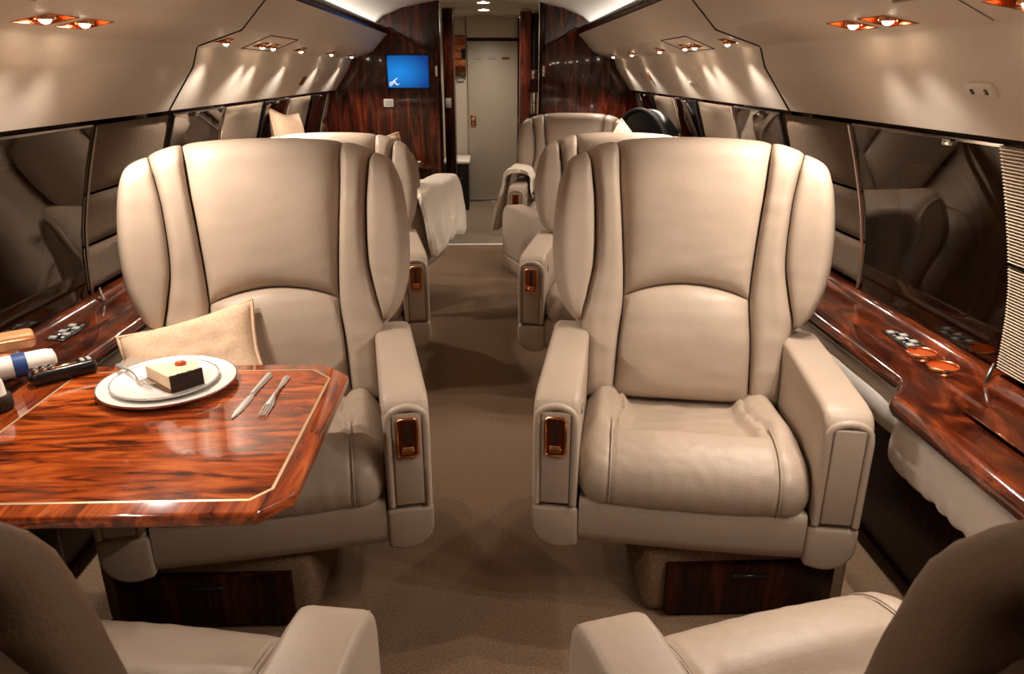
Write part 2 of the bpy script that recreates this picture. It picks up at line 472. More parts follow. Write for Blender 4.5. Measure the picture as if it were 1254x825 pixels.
for sgn in (-1, 1):
    side = 'over the set table side' if sgn < 0 else 'above the empty armchair'
    for yy, wh in ((1.80, 'nearer the hatch lid'), (1.97, 'farther from the hatch lid')):
        reading_light(sgn, yy, .42, (sgn * .66, yy - .04, 0), SPOT_W, .125, 'copper trough lamp of the pair %s, %s' % (side, wh))
    end = 'on the screen side' if sgn < 0 else 'opposite the screen'
    for yy, wh in ((2.98, 'next to the valance seam'), (3.45, 'inside the hatch outline, nearer the seam'), (3.62, 'inside the hatch outline, farther from the seam'), (4.15, 'just past the hatch outline'), (4.95, 'by the brown placard'), (5.68, 'beside the bulkhead')):
        reading_light(sgn, yy, .42, (sgn * .80, yy - .05, 0), SPOT_W * .85, .085, 'small lit valance lamp %s, %s' % (end, wh))
    for yy, wh in ((1.16, 'farther from the hatch'), (1.33, 'next to the hatch lid')):
        reading_light(sgn, yy, .42, (sgn * .70, yy, 0), SPOT_W * (.55 if sgn > 0 else .08), .125, 'copper trough lamp of the pair %s, %s' % ('by the white socket plate' if sgn > 0 else 'over the table front', wh))
    for yy in (.86, .70):
        reading_light(sgn, yy, .42, (sgn * .70, yy + .1, 0), SPOT_W * (.42 if sgn > 0 else .32), .1, 'copper trough lamp over the foreground armchair %s' % ('by the cup holder ledge' if sgn > 0 else 'at the set table'), 'trough lamps above the foreground armchair, %s' % ('ledge side' if sgn > 0 else 'table side'))

# let the troughs into the valance panels and their backing
def cut_valance():
    bpy.context.view_layer.update()
    for sgn in (-1, 1):
        bm = bmesh.new()
        for t, quad in CUTS[sgn]:
            lo = [bm.verts.new(t.matrix_world @ Vector((x, yy, -.02))) for x, yy in quad]; hi = [bm.verts.new(t.matrix_world @ Vector((x, yy, .040))) for x, yy in quad]
            for i in range(4): bm.faces.new((lo[i], lo[(i + 1) % 4], hi[(i + 1) % 4], hi[i]))
            bm.faces.new(lo[::-1]); bm.faces.new(hi)
        cme = fin(bm, smooth=False); cut = bpy.data.objects.new('cutter', cme); COL.objects.link(cut)
        for o in list(COL.objects):
            if o.type == 'MESH' and ((o.name.startswith('valance_panel') and o.data.vertices[0].co.x * sgn > 0) or o.name == 'trim_valance_' + ('left' if sgn < 0 else 'right')):
                md = o.modifiers.new('cut', 'BOOLEAN'); md.operation = 'DIFFERENCE'; md.object = cut; md.solver = 'EXACT'
                dg = bpy.context.evaluated_depsgraph_get()
                nm = bpy.data.meshes.new_from_object(o.evaluated_get(dg)); o.modifiers.clear()
                if len(nm.polygons) > 4: o.data = nm
        bpy.data.objects.remove(cut)
cut_valance()

# hatches in the valance facet, thin raised lids with a dark gap
def hatch(sgn, a, b, name, label):
    bm = bmesh.new()
    A = [facet(sgn, a + .05, .12), facet(sgn, b - .0, .12), facet(sgn, b - .05, .92), facet(sgn, a + .0, .92)]
    nrm = (A[1] - A[0]).cross(A[3] - A[0]).normalized()
    if nrm.z > 0: nrm = -nrm
    c = sum(A, Vector()) / 4
    t = empty(name, c)
    lip = [bm.verts.new((p - c) * 1.0 + nrm * .0006) for p in A]; bm.faces.new(lip)
    link('gap', fin(bm, smooth=False), SEAM, t)
    bm = bmesh.new()
    lo = [bm.verts.new((p - c) * .965 + nrm * .0008) for p in A]; hi = [bm.verts.new((p - c) * .955 + nrm * .005) for p in A]
    for i in range(4): bm.faces.new((lo[i], lo[(i + 1) % 4], hi[(i + 1) % 4], hi[i]))
    bm.faces.new(hi)
    link('lid', fin(bm, smooth=False), HATCH, t)
    tag(t, label, 'hatch')
hatch(1, 1.44, 1.68, 'oxygen_mask_hatch', 'closed cream hatch lid between two pairs of copper lamps by the white outlet')
hatch(-1, 1.44, 1.68, 'oxygen_mask_hatch', 'closed cream hatch lid above the dark window beside the set table')
def hatch_outline(sgn, a, b, label):
    A = [facet(sgn, a + .06, .10), facet(sgn, b, .10), facet(sgn, b - .06, .95), facet(sgn, a, .95)]
    t = empty('lamp_hatch', sum(A, Vector()) / 4)
    for i in range(4):
        link('seam_line', tube([A[i] - t.location, A[(i + 1) % 4] - t.location], .0028, 6), SEAM, t)
    tag(t, label, 'hatch')
hatch_outline(1, 3.28, 3.80, 'thin dark outline of a hatch around small lamps opposite the screen')
hatch_outline(-1, 3.28, 3.80, 'thin dark outline of a hatch around small lamps on the screen side')

# plates on the lower face of the valance
def onface(sgn, y, s):
    a, b = Vector((1.15, 1.222)), Vector((1.04, 1.375))
    p = a + (b - a) * s
    return Vector((sgn * p.x, y, p.y)), math.atan2(1.15 - 1.04, 1.375 - 1.222)
def plate(name, sgn, y, s, wy, hz, m, label, cat, dots=False, inner=None):
    p, tilt = onface(sgn, y, s)
    t = empty(name, p, rot=(0, -tilt * sgn, 0))
    link('plate', box(*sorted((-sgn * .008, sgn * .004)), -wy / 2, wy / 2, -hz / 2, hz / 2, .003, 2), m, t)
    if dots:
        for q in (-.28, .28):
            bm = bmesh.new(); box_bm(bm, *sorted((-sgn * .010, sgn * .0)), q * wy - .006, q * wy + .006, -.007, .007, .002, 1)
            link('socket', fin(bm), BLACK, t)
    if inner:
        link('face', box(*sorted((-sgn * .0095, sgn * .0)), -wy * .34, wy * .34, -hz * .3, hz * .3, .001, 1), inner, t)
    tag(t, label, cat)
plate('power_outlet', 1, 1.61, .66, .085, .036, PLATE_W, 'white double socket plate on the cream valance beside the brightest lamp', 'outlet', dots=True)
plate('call_panel', 1, 3.98, .50, .13, .030, PLATE_W, 'long white call plate on the valance opposite the screen', 'plate', inner=PLATE_G)
plate('placard', 1, 4.98, .72, .055, .060, SIGN_B, 'small brown placard on the valance opposite the screen', 'sign')
plate('switch_plate', 1, 5.25, .72, .075, .036, PLATE_G, 'small grey switch plate beside the placard near the plain wood bulkhead', 'plate', inner=PLATE_W)
plate('placard', -1, 4.75, .55, .075, .060, SIGN_B, 'small brown placard on the valance on the screen side', 'sign')
plate('switch_plate', -1, 5.12, .58, .06, .040, PLATE_G, 'small grey switch plate beside the brown placard on the screen side', 'plate', inner=PLATE_W)

# closing wall behind the camera
struct(link('wall_back', box(-1.4, 1.4, YB - .06, YB, 0, 1.9), ROSE))

# ------------------------------------------------------------------ bulkheads, vestibule, door
def arch(n, sgn, x0, x1, y0, y1, m):
    pass
def zceil(x):
    return interp([(z_, v) for z_, v in [(0, 1.886), (.2, 1.880), (.42, 1.862), (.62, 1.822), (.77, 1.762), (.845, 1.70), (.865, 1.655)]], abs(x))
for sgn, xin, nm in ((-1, .352, 'left'), (1, .452, 'right')):
    top = [(1.32, .66), (1.30, 1.2), (1.16, 1.215), (1.04, 1.375), (1.0, 1.44), (.848, 1.50), (.725, 1.67)]
    # lower panel: its head follows the swept curve from the rail down to the passage
    sw = [(.725, 1.672), (.66, 1.640), (.58, 1.585), (.52, 1.545), (.47, 1.52), (xin + .03, 1.500), (xin, 1.495)]
    poly = [(xin, 0), (1.25, 0)] + [(1.25, .6)] + top + sw[1:]
    wb = struct(link('wall_bulkhead_' + nm, prism([(sgn * x, z) for x, z in poly], 1, 6.06, 6.12, 0), ROSE))
    # upper panel set back
    up = [(xin, 1.40), (.86, 1.40), (.865, 1.655)] + [(x, zceil(x)) for x in (.845, .77, .70, .62, .54, .46)] + [(xin, zceil(xin))]
    u = link('upper_panel', prism([(sgn * x, z) for x, z in up], 1, 6.12, 6.20), ROSE, wb)
    # swept lip between the two
    link('lip', tube([(sgn * x, 6.075, z) for x, z in sw], .009, 8), ROSED, wb)
    # rounded jamb at the passage
    link('jamb', tube([(sgn * xin, 6.10, z) for z in (0, .6, 1.2, 1.8, 1.86)], .024, 12), ROSED, wb)
    link('jamb_trim', tube([(sgn * (xin - .022), 6.085, z) for z in (.02, .6, 1.2, 1.84)], .004, 6), CHROME, wb)
    bm = bmesh.new(); box_bm(bm, *sorted((sgn * (xin + .004), sgn * (xin + .024))), 6.052, 6.08, 1.32, 1.40, .006, 2)
    link('strike', fin(bm), CHROME, wb)

# vestibule shell
def vest(nm, *a, m=VWALL): return struct(link(nm, box(*a), m))
vest('wall_vestibule_left', -1.0, -.95, 6.2, 8.3, 0, 1.95)
vest('wall_vestibule_right', .95, 1.0, 6.2, 8.3, 0, 1.95)
vw = vest('wall_vestibule_end', -.95, .95, 8.26, 8.32, 0, 1.98)
link('header_panel', box(-.185, .352, 8.235, 8.262, 1.685, 1.95, .006, 2), VWALL, vw)
link('side_panel', box(-.95, -.200, 8.235, 8.262, 0, 1.95, .006, 2), VWALL, vw)
link('side_panel', box(.375, .95, 8.235, 8.262, 0, 1.95, .006, 2), VWALL, vw)
link('header_shadow_gap', box(-.185, .352, 8.24, 8.258, 1.655, 1.684), ROSED, vw)
bm = bmesh.new()
VC = [(-.95, 1.70), (-.6, 1.80), (-.35, 1.855), (0, 1.885), (.35, 1.855), (.6, 1.80), (.95, 1.70)]
grid_bm(bm, len(VC), 2, lambda i, j: (VC[i][0], 6.2 if j == 0 else 8.3, VC[i][1] + .02))
struct(link('ceiling_vestibule', fin(bm, ang=60), VWALL))
dr = struct(link('door_1', box(-.178, .346, 8.215, 8.25, .012, 1.652, .004, 2), DOORM))
for xx, m in ((-.075, PLATE_G), (.075, PLATE_G), (.22, SIGN_B)):
    link('door_placard', box(xx - .04, xx + .04, 8.208, 8.216, 1.475, 1.498, .002, 1), m, dr)
lk = link('door_lock', box(-.158, -.098, 8.203, 8.216, .80, .92, .006, 2), COPPER, dr)
link('lock_knob', lathe([(0, 0), (.016, 0), (.018, .012), (.010, .02), (0, .02)], 16, Matrix.Translation((-.128, 8.203, .875)) @ Matrix.Rotation(PI / 2, 4, 'X')), BRASS, lk)
link('lock_knob', lathe([(0, 0), (.012, 0), (.013, .012), (.008, .016), (0, .016)], 16, Matrix.Translation((-.128, 8.203, .835)) @ Matrix.Rotation(PI / 2, 4, 'X')), CHROME, lk)
link('door_edge_trim', box(.352, .366, 8.20, 8.25, 0, 1.95), ROSED, dr)
for zz in (.32, .84):
    link('hinge', box(.35, .37, 8.192, 8.204, zz, zz + .05, .003, 1), CHROME, dr)
link('threshold', box(-.2, .37, 8.17, 8.2, 0, .008, .002, 1), CHROME, dr)

# wooden posts inside the vestibule
p1 = struct(link('trim_2', box(-.365, -.272, 7.0, 7.35, 0, 1.868, .006, 2), ROSED))
link('switch', box(-.352, -.302, 6.99, 7.0, 1.045, 1.13, .004, 2), PLATE_G, p1)
p2 = struct(link('trim_3', box(.318, .42, 7.0, 7.1, 0, 1.855, .006, 2), ROSER))
p3 = struct(link('trim_4', box(.42, .62, 7.02, 7.12, 0, 1.84, .004, 2), ROSED))
# fittings on the right of the passage
t = empty('jump_seat_harness', (.455, 6.95, 1.35))
link('belt', box(-.022, .022, -.008, .008, .0, .34, .004, 2), BLACK, t)
link('buckle', box(-.034, .034, -.016, .012, -.06, .02, .008, 2), CHROME, t)
tag(t, 'black strap with chrome buckle hanging beside the passage on the wood post', 'harness')
t = empty('fire_extinguisher', (.455, 6.965, .76))
link('cylinder', lathe([(0, 0), (.045, 0), (.05, .02), (.05, .20), (.042, .23), (0, .235)], 24), BLACK, t)
link('head', lathe([(0, .235), (.046, .235), (.05, .25), (.05, .40), (.044, .42), (0, .42)], 24), CHROME, t)
link('bracket', box(-.075, -.045, -.03, .056, -.02, .2, .005, 2), CHROME, t)
tag(t, 'black cylinder with silver upper half mounted beside the wooden post in the passage', 'cylinder')
# picture on the vestibule wall
t = empty('picture', (-.258, 8.22, 1.44))
link('frame', box(-.065, .065, -.012, .01, -.10, .27, .003, 1), COPPER_D, t)
bm = bmesh.new()
for i in range(4): box_bm(bm, -.06, .06, -.016, -.011, -.03 + i * .075, .035 + i * .075, .002, 1)
link('canvas_band', fin(bm), mat('orange_canvas', (.42, .12, .035), .6, noise_s=40, noise_a=.6), t)
link('dark_patch', box(.018, .062, -.021, -.014, .04, .14, .004, 1), BLACK, t)
link('shelf', box(-.065, .065, -.03, .0, -.135, -.10, .003, 1), CHROME, t)
tag(t, 'small orange panel picture with a dark patch on the pale vestibule wall', 'picture')
t = empty('notice_plate', (-.255, 8.225, 1.285))
link('plate', box(-.035, .035, -.01, .008, -.03, .02, .003, 1), PLATE_G, t); tag(t, 'small grey plate below the orange picture', 'plate')
# low cabinet left of the door
t = empty('vestibule_cabinet', (-.30, 7.85, 0))
link('body', box(-.12, .125, -.2, .3, 0, .47, .006, 2), BLACK, t)
link('top', box(-.13, .14, -.22, .32, .47, .505, .014, 3), BOLSTER, t)
for zz in (.16, .33): link('knob', lathe([(0, 0), (.008, 0), (.008, .012), (0, .014)], 12, Matrix.Translation((.05, -.2, zz)) @ Matrix.Rotation(PI / 2, 4, 'X')), CHROME, t)
tag(t, 'low black cabinet with a pale padded top beside the taupe door', 'cabinet')
# lamps and vent in the vestibule ceiling
for yy, wh in ((6.75, 'nearer the passage'), (7.55, 'nearer the taupe door')):
    t = empty('ceiling_lamp', (.0, yy, 1.902))
    link('ring', lathe([(.055, 0), (.07, -.006), (.075, 0)], 24), CHROME, t)
    link('diffuser', lathe([(0, -.006), (.05, -.004), (.058, 0)], 24), VLIGHT, t)
    tag(t, 'round lit ceiling lamp in the vestibule, %s' % wh, 'light', 'vestibule ceiling lamps')
    L = bpy.data.lights.new('vestibule_lamp', 'SPOT'); L.energy = 34; L.color = (1, .86, .70); L.spot_size = 2.6; L.spot_blend = .8; L.shadow_soft_size = .06
    o = bpy.data.objects.new('vestibule_beam', L); COL.objects.link(o); o.location = (0, yy, 1.88)
t = empty('air_vent', (.28, 7.9, 1.884), rot=(0, .14, 0))
link('frame', box(-.10, .10, -.03, .03, -.006, .004, .002, 1), PLATE_G, t)
for i in range(5): link('slot', box(-.085 + i * .036, -.06 + i * .036, -.02, .02, -.009, -.004), BLACK, t)
tag(t, 'small slotted air vent in the vestibule ceiling near the door', 'vent')

# screen
t = empty('wall_screen', (-.582, 6.06, 1.356))
link('housing', box(-.172, .172, -.012, .0, -.132, .132, .006, 2), BLACK, t)
sc = link('screen', box(-.157, .157, -.0155, -.010, -.117, .117), SCREEN, t)
bm = bmesh.new()
for (x0, z0, x1, z1) in ((-.148, -.098, -.085, -.045), (-.148, -.08, -.115, -.072), (-.115, -.072, -.09, -.098), (-.135, -.105, -.11, -.075), (-.115, -.06, -.085, -.098), (-.10, -.058, -.088, -.05), (-.085, -.098, -.072, -.088), (-.148, -.09, -.14, -.105)):
    tube_bm(bm, [(x0, -.0165, z0), (x1, -.0165, z1)], .0022, 6)
link('screen_mark', fin(bm), LOGO, sc)
tag(t, 'lit blue screen with a small white aircraft mark on the rosewood bulkhead', 'screen')
t = empty('wall_switch', (-.745, 6.058, 1.126))
link('plate', box(-.038, .038, -.008, .0, -.030, .030, .004, 2), PLATE_W, t)
link('grille', box(-.028, .028, -.011, -.006, -.020, .016, .002, 1), PLATE_G, t)
tag(t, 'small silver switch plate below the blue screen', 'switch')

# ------------------------------------------------------------------ side ledges with padded bolsters
CREASE = [(1.06 + random.uniform(0, .50) if k < 22 else random.uniform(.2, 1.1), random.uniform(.003, .008), random.uniform(.003, .007), random.uniform(-.03, .01)) for k in range(40)]
def ledge_edge(y):
    """inner edge X of the ledge"""
    return 1.00 + .082 * sm(1.58, 1.72, y)
for sgn, nm in ((-1, 'left'), (1, 'right')):
    ys = [YB + .05 + i * (1.5 - YB) / 8 for i in range(8)] + [1.48 + i * .02 for i in range(16)] + [1.85 + i * .6 for i in range(7)] + [6.04]
    t = empty('side_ledge', (0, 0, 0))
    # cross-section: rounded inner nose, step up along the window
    def sec(y):
        e = ledge_edge(y)
        return [(1.31, .57), (e + .012, .57), (e + .002, .576), (e - .004, .590), (e, .606), (e + .012, .616), (e + .03, .620), (1.165, .620), (1.170, .613), (1.178, .613), (1.183, .622), (1.262, .628), (1.275, .650), (1.288, .655), (1.31, .655)]
    bm = bmesh.new(); n = len(sec(0))
    vs = grid_bm(bm, len(ys), n, lambda i, j: (sgn * sec(ys[i])[j][0], ys[i], sec(ys[i])[j][1]), closev=True)
    bm.faces.new(vs[0]); bm.faces.new(vs[-1])
    lt = link('ledge_top', fin(bm, ang=50), LEDGEW, t)
    if sgn > 0:      # sink the two cup wells
        cb = bmesh.new()
        for yy in (1.86, 1.758): bmesh.ops.create_cone(cb, cap_ends=True, segments=40, radius1=.037, radius2=.037, depth=.10, matrix=Matrix.Translation((1.222, yy, .632)))
        cut = bpy.data.objects.new('cutter', fin(cb, smooth=False)); COL.objects.link(cut)
        md = lt.modifiers.new('cut', 'BOOLEAN'); md.operation = 'DIFFERENCE'; md.object = cut; md.solver = 'EXACT'
        nm_ = bpy.data.meshes.new_from_object(lt.evaluated_get(bpy.context.evaluated_depsgraph_get())); lt.modifiers.clear()
        if len(nm_.polygons) > 20: lt.data = nm_
        bpy.data.objects.remove(cut)
    tag(t, 'polished mahogany side ledge under the windows %s' % ('with two copper cup holders' if sgn > 0 else 'behind the set table'), 'ledge')
    # bolster
    for (a, b, off) in ((.2, 1.60, 0), (1.66, 6.0, 0)):
        bt = empty('padded_bolster', (0, a, 0))
        bm = bmesh.new(); N = int((b - a) / .012) if a < 1 else 220; K = 20
        def fn(i, j, a=a, b=b):
            y = a + (b - a) * i / (N - 1)
            e = ledge_edge(max(y, a + .0)) + .004
            ang = 2 * PI * j / K
            tt = i / (N - 1); endr = (1 - abs(2 * tt - 1) ** 60) ** .5 if True else 1
            cx_, cz_ = e + .048, .500
            rx = .050 * endr + .001; rz = .066 * endr + .001
            x = cx_ - rx * math.copysign(abs(math.cos(ang)) ** .75, math.cos(ang)); z = cz_ + rz * math.copysign(abs(math.sin(ang)) ** .75, math.sin(ang))
            wr = .0012 * noise.noise(Vector((y * 9, ang * .5, sgn * 3)))
            if a < 1:
                for (cy_, cw, cd, sl) in CREASE: wr -= cd * math.exp(-((y - cy_ - sl * math.sin(ang)) / cw) ** 2) * (1 if math.sin(ang) < .6 else .3)
            return (sgn * (x - wr), y - a, z - wr * .5)
        vs = grid_bm(bm, N, K, fn, closev=True)
        bm.faces.new(vs[0][::-1]); bm.faces.new(vs[-1])
        link('padding', fin(bm, ang=70), BOLSTER, bt)
        tag(bt, ('white ruched leather armrest bolster under the wider part of the ledge ' if a < 1 else 'long pale leather bolster behind the chairs under the narrow ledge ') + ('with cup holders' if sgn > 0 else 'by the set table'), 'bolster')
    # black control panel set in the ledge
    yc = 1.97 if sgn > 0 else 2.11
    cp = empty('ledge_control_panel', (sgn * 1.232, yc, .6275), rz=-.0 * sgn)
    link('base', box(-.030, .030, -.075, .075, -.004, .002, .002, 1), BLACK, cp)
    for i in range(5):
        for j in range(2):
            link('button', box(-.022 + j * .024, -.003 + j * .024, -.064 + i * .027, -.046 + i * .027, .001, .006, .001, 1), CHROME if (i + j) % 2 else PLATE_G, cp)
    tag(cp, 'black control panel with silver buttons set in the ledge ' + ('beside the copper cup holders' if sgn > 0 else 'behind the black handset'), 'control panel')
# cup holders (right ledge)
for yy, wh in ((1.86, 'next to the black control panel'), (1.758, 'next to the chrome window tab')):
    c = empty('cup_holder', (1.222, yy, .6275))
    link('rim', lathe([(.0358, -.002), (.0362, .003), (.038, .0048), (.040, .0035), (.041, -.002)], 40), COPPER, c)
    link('well', lathe([(0, -.042), (.030, -.042), (.034, -.040), (.0362, -.034), (.0364, .002)], 40), COPPER_W, c)
    tag(c, 'round copper cup holder in the mahogany ledge, %s' % wh, 'cup holder', 'cup holders in the ledge')
# little grab tab by the pane on the ledge
for sgn in (-1, 1):
    c = link('window_tab', tube([(sgn * 1.262, 1.645 if sgn > 0 else 2.40, .635), (sgn * 1.268, 1.645 if sgn > 0 else 2.40, .66), (sgn * 1.275, 1.65 if sgn > 0 else 2.41, .68)], [.006, .005, .003], 8), CHROME)
    tag(c, 'small chrome tab on the ledge at the edge of the %s' % ('window by the cup holders' if sgn > 0 else 'dark window by the table'), 'tab')
c = empty('folding_leaf', (1.20, 1.40, .628))
link('leaf', box(-.09, .055, -.12, .10, .0, .005, .002, 1), LEDGEW, c); tag(c, 'flat mahogany lid on the ledge below the ribbed panel', 'lid')

# ------------------------------------------------------------------ armchairs
CH = {}   # mesh cache
def cached(k, f):
    if k not in CH: CH[k] = f()
    return CH[k]
CW = [(.40, .205), (.58, .195), (.71, .186), (.90, .200), (1.05, .215), (1.17, .222)]          # half width of the centre panel
BO = [(.40, .300), (.56, .300), (.66, .312), (.72, .300), (.82, .283), (.98, .288), (1.07, .300), (1.12, .308), (1.4, .308)]   # outer seam of the bolster
WO = [(.648, .332), (.69, .362), (.77, .391), (.87, .402), (.96, .400), (1.04, .391), (1.09, .377), (1.13, .356), (1.17, .328)]  # outline of the wing
def backP(x, z, h):
    def base(x, z):
        a = abs(x)
        y = .165 + .255 * (z - .45) - .062 * max(0, (a - .17) / .23) ** 1.5
        y -= .020 * math.exp(-((z - .60) / .12) ** 2) * (1 - sm(.15, .3, a))
        return Vector((x, y, z))
    T = 1.176 - .008 * (x / .2) ** 2 - .020 * max(0, (abs(x) - .2) / .11) ** 1.5
    RR = .052; qc = T - RR
    if z > qc:
        # the padding rolls over the top edge towards the rear
        p = base(x, qc); dx = base(x + .002, qc) - base(x - .002, qc); dz = (base(x, qc) - base(x, qc - .004))
        n = dx.cross(dz).normalized()
        if n.y > 0: n = -n
        up = dz.normalized(); ph = (z - qc) / RR
        c = p - n * RR
        return c + (n * math.cos(ph) + up * math.sin(ph)) * (RR + h * (1 - .80 * sm(0, 1.3, ph)))
    p = base(x, z); dx = base(x + .002, z) - base(x - .002, z); dz = base(x, z + .002) - base(x, z - .002)
    n = dx.cross(dz).normalized()
    if n.y > 0: n = -n
    return p + n * h
def pillow_mesh(L, R, z0, z1, B, depth, nu=26, nv=40, pu=3.0, pv=6.0, wr=0.0, seed=0, zt=None, zb=None, corner=.5):
    """closed padded panel on the back surface: x from L(z) to R(z), z from z0 to z1"""
    bm = bmesh.new()
    def pos(s, t):
        zz = z0 + (z1 - z0) * t
        x = L(zz) + (R(zz) - L(zz)) * s
        if zt or zb:
            a = zb(x) if zb else z0; b = zt(x) if zt else z1
            zz = a + (b - a) * t
            x = L(zz) + (R(zz) - L(zz)) * s
        return x, zz
    def dist(k, n):   # denser at the edges
        u = k / (n - 1); return .5 - .5 * math.cos(PI * u)
    fr = {}
    for i in range(nu):
        for j in range(nv):
            s, t = dist(i, nu), dist(j, nv); x, z = pos(s, t)
            a = max(0, 1 - abs(2 * s - 1) ** pu) ** corner; b = max(0, 1 - abs(2 * t - 1) ** pv) ** corner
            h = B * a * b
            if wr:
                e = (1 - a * .8)
                h += wr * a * b * noise.noise(Vector((x * 9 + seed, z * 34, seed))) * (.25 + e)
                h += wr * .8 * a * b * noise.noise(Vector((x * 40 + seed, z * 8, seed + 5))) * math.exp(-((t - .98) / .06) ** 2) * 1.2
            fr[i, j] = bm.verts.new(backP(x, z, h))
    bk = {}
    for i in range(nu):
        for j in range(nv):
            if i in (0, nu - 1) or j in (0, nv - 1): bk[i, j] = fr[i, j]
            elif i % 1 == 0:
                s, t = dist(i, nu), dist(j, nv); x, z = pos(s, t)
                a = max(0, 1 - abs(2 * s - 1) ** 8) ** .5; b = max(0, 1 - abs(2 * t - 1) ** 8) ** .5
                bk[i, j] = bm.verts.new(backP(x, z, -depth * a * b))
    for g in (fr, bk):
        for i in range(nu - 1):
            for j in range(nv - 1):
                try: bm.faces.new((g[i, j], g[i + 1, j], g[i + 1, j + 1], g[i, j + 1]))
                except ValueError: pass
    bmesh.ops.remove_doubles(bm, verts=bm.verts, dist=1e-5)
    return fin(bm, ang=75)
def back_shell():
    W = [(.40, .285), (.60, .30), (.655, .328), (.70, .358), (.77, .383), (.87, .394), (.96, .391), (1.04, .376), (1.085, .345), (1.105, .27)]
    bm = bmesh.new(); nu, nv = 44, 60
    def dist(k, n): u = k / (n - 1); return .5 - .5 * math.cos(PI * u)
    fr = {}; bk = {}
    for i in range(nu):
        for j in range(nv):
            s, t = dist(i, nu), dist(j, nv); z = .40 + .705 * t; hw = interp(W, z); x = -hw + 2 * hw * s
            a = max(0, 1 - abs(2 * s - 1) ** 7) ** .5; b = max(0, 1 - abs(2 * t - 1) ** 14) ** .5
            z2 = z
            fr[i, j] = bm.verts.new(backP(x, z2, -.030 + .02 * a * b))
            if i in (0, nu - 1) or j in (0, nv - 1): bk[i, j] = fr[i, j]
            else: bk[i, j] = bm.verts.new(backP(x, z2, -.030 - (.075 + .012 * a) * a * b))
    for g in (fr, bk):
        for i in range(nu - 1):
            for j in range(nv - 1):
                try: bm.faces.new((g[i, j], g[i + 1, j], g[i + 1, j + 1], g[i, j + 1]))
                except ValueError: pass
    bmesh.ops.remove_doubles(bm, verts=bm.verts, dist=1e-5)
    return fin(bm, ang=80)
def rear_welt():
    W = [(.45, .25), (.655, .275), (.76, .33), (.86, .346), (.96, .346), (1.02, .328), (1.05, .29), (1.07, .25)]
    pts = [(interp(W, .45 + i * .62 / 24), .45 + i * .62 / 24) for i in range(25)]
    pts = [(x, z) for x, z in pts] + [(.12, 1.078), (0, 1.080), (-.12, 1.078)] + [(-x, z) for x, z in pts[::-1]]
    return tube([backP(x, z, -.030 - .086) for x, z in pts], .007, 6)
arch_z = lambda x: .712 + .040 * (1 - (x / .19) ** 2)
def seat_mesh():
    # cross-section path of the cushion, from the back along the top, over the front roll to its underside
    path = [(.24, .430), (.14, .440), (.04, .452), (-.06, .468), (-.16, .482), (-.24, .484), (-.30, .474), (-.345, .446), (-.368, .405), (-.368, .365), (-.352, .335), (-.31, .322), (-.2, .318)]
    tab_y = [(i, p[0]) for i, p in enumerate(path)]; tab_z = [(i, p[1]) for i, p in enumerate(path)]
    nu, nv = 72, 84; bm = bmesh.new(); HW = .284
    def fn(i, j):
        s = -math.cos(PI * i / (nu - 1)) * .35 + (2 * i / (nu - 1) - 1) * .65; x = HW * s
        k = (len(path) - 1) * j / (nv - 1)
        y, z = interp(tab_y, k), interp(tab_z, k)
        y2, z2 = interp(tab_y, min(k + .05, 12)), interp(tab_z, min(k + .05, 12)); y1, z1 = interp(tab_y, max(k - .05, 0)), interp(tab_z, max(k - .05, 0))
        ty, tz = y2 - y1, z2 - z1; L = math.hypot(ty, tz); ny, nz = -tz / L, ty / L
        if nz < 0 and k < 5: ny, nz = -ny, -nz
        if k >= 5:
            # outward: away from the cushion's middle
            if ny * (y + .2) + nz * (z - .4) < 0: ny, nz = -ny, -nz
        ax = abs(x); h = 0
        # side rounding
        e = max(0, (ax - .205) / (HW - .205)); h -= .050 * e ** 3.2
        # bolsters left and right of the pad
        seam = .190 + .018 * math.sin(max(0, min(1, (y + .12) / .3)) * PI) * -1
        rear = 1 - sm(-.185, -.125, -0 + -y - .0) if False else sm(-.235, -.165, y)
        pad = (1 - sm(seam - .035, seam + .004, ax)) * rear
        h -= .042 * pad
        h += .016 * rear * math.exp(-((ax - .238) / .030) ** 2)
        h -= .016 * rear * math.exp(-((ax - seam - .004) / .008) ** 2)
        # stitched seams over the front roll
        fr = sm(.0, .12, -.05 - y)
        h -= .006 * fr * math.exp(-((ax - .203) / .005) ** 2)
        h += .006 * fr * (1 - (x / .2) ** 2 if ax < .2 else 0)
        # wrinkles
        h += .0035 * noise.noise(Vector((x * 18, y * 30, 2.1))) * rear + .0016 * noise.noise(Vector((x * 40, y * 60, 4)))
        return (x, y + ny * h, z + nz * h)
    vs = grid_bm(bm, nu, nv, fn)
    for i in (0, nu - 1): bm.faces.new(vs[i])
    bmesh.ops.triangulate(bm, faces=[f for f in bm.faces if len(f.verts) > 4])
    return fin(bm, ang=70)
def seat_welt(sx):
    pts = [(-.16, .486), (-.24, .489), (-.30, .479), (-.345, .450), (-.369, .407), (-.369, .365), (-.352, .337)]
    ty = [(i, p[0]) for i, p in enumerate(pts)]; tz = [(i, p[1]) for i, p in enumerate(pts)]
    return tube([(sx * .203, interp(ty, k * .2), interp(tz, k * .2) - .003) for k in range(31)], .0022, 6)
AX0, AX1 = .283, .396
def arm_mesh(sx):
    # side profile (y,z), extruded across the arm width, all edges rounded
    prof = [(-.352, .318), (-.358, .40), (-.357, .56), (-.350, .595), (-.325, .618), (-.28, .624), (.05, .622), (.22, .618), (.30, .60), (.33, .50), (.31, .318)]
    me = prism(prof, 0, *sorted((sx * AX0, sx * AX1)), bev=.020, seg=4, ang=60)
    return me
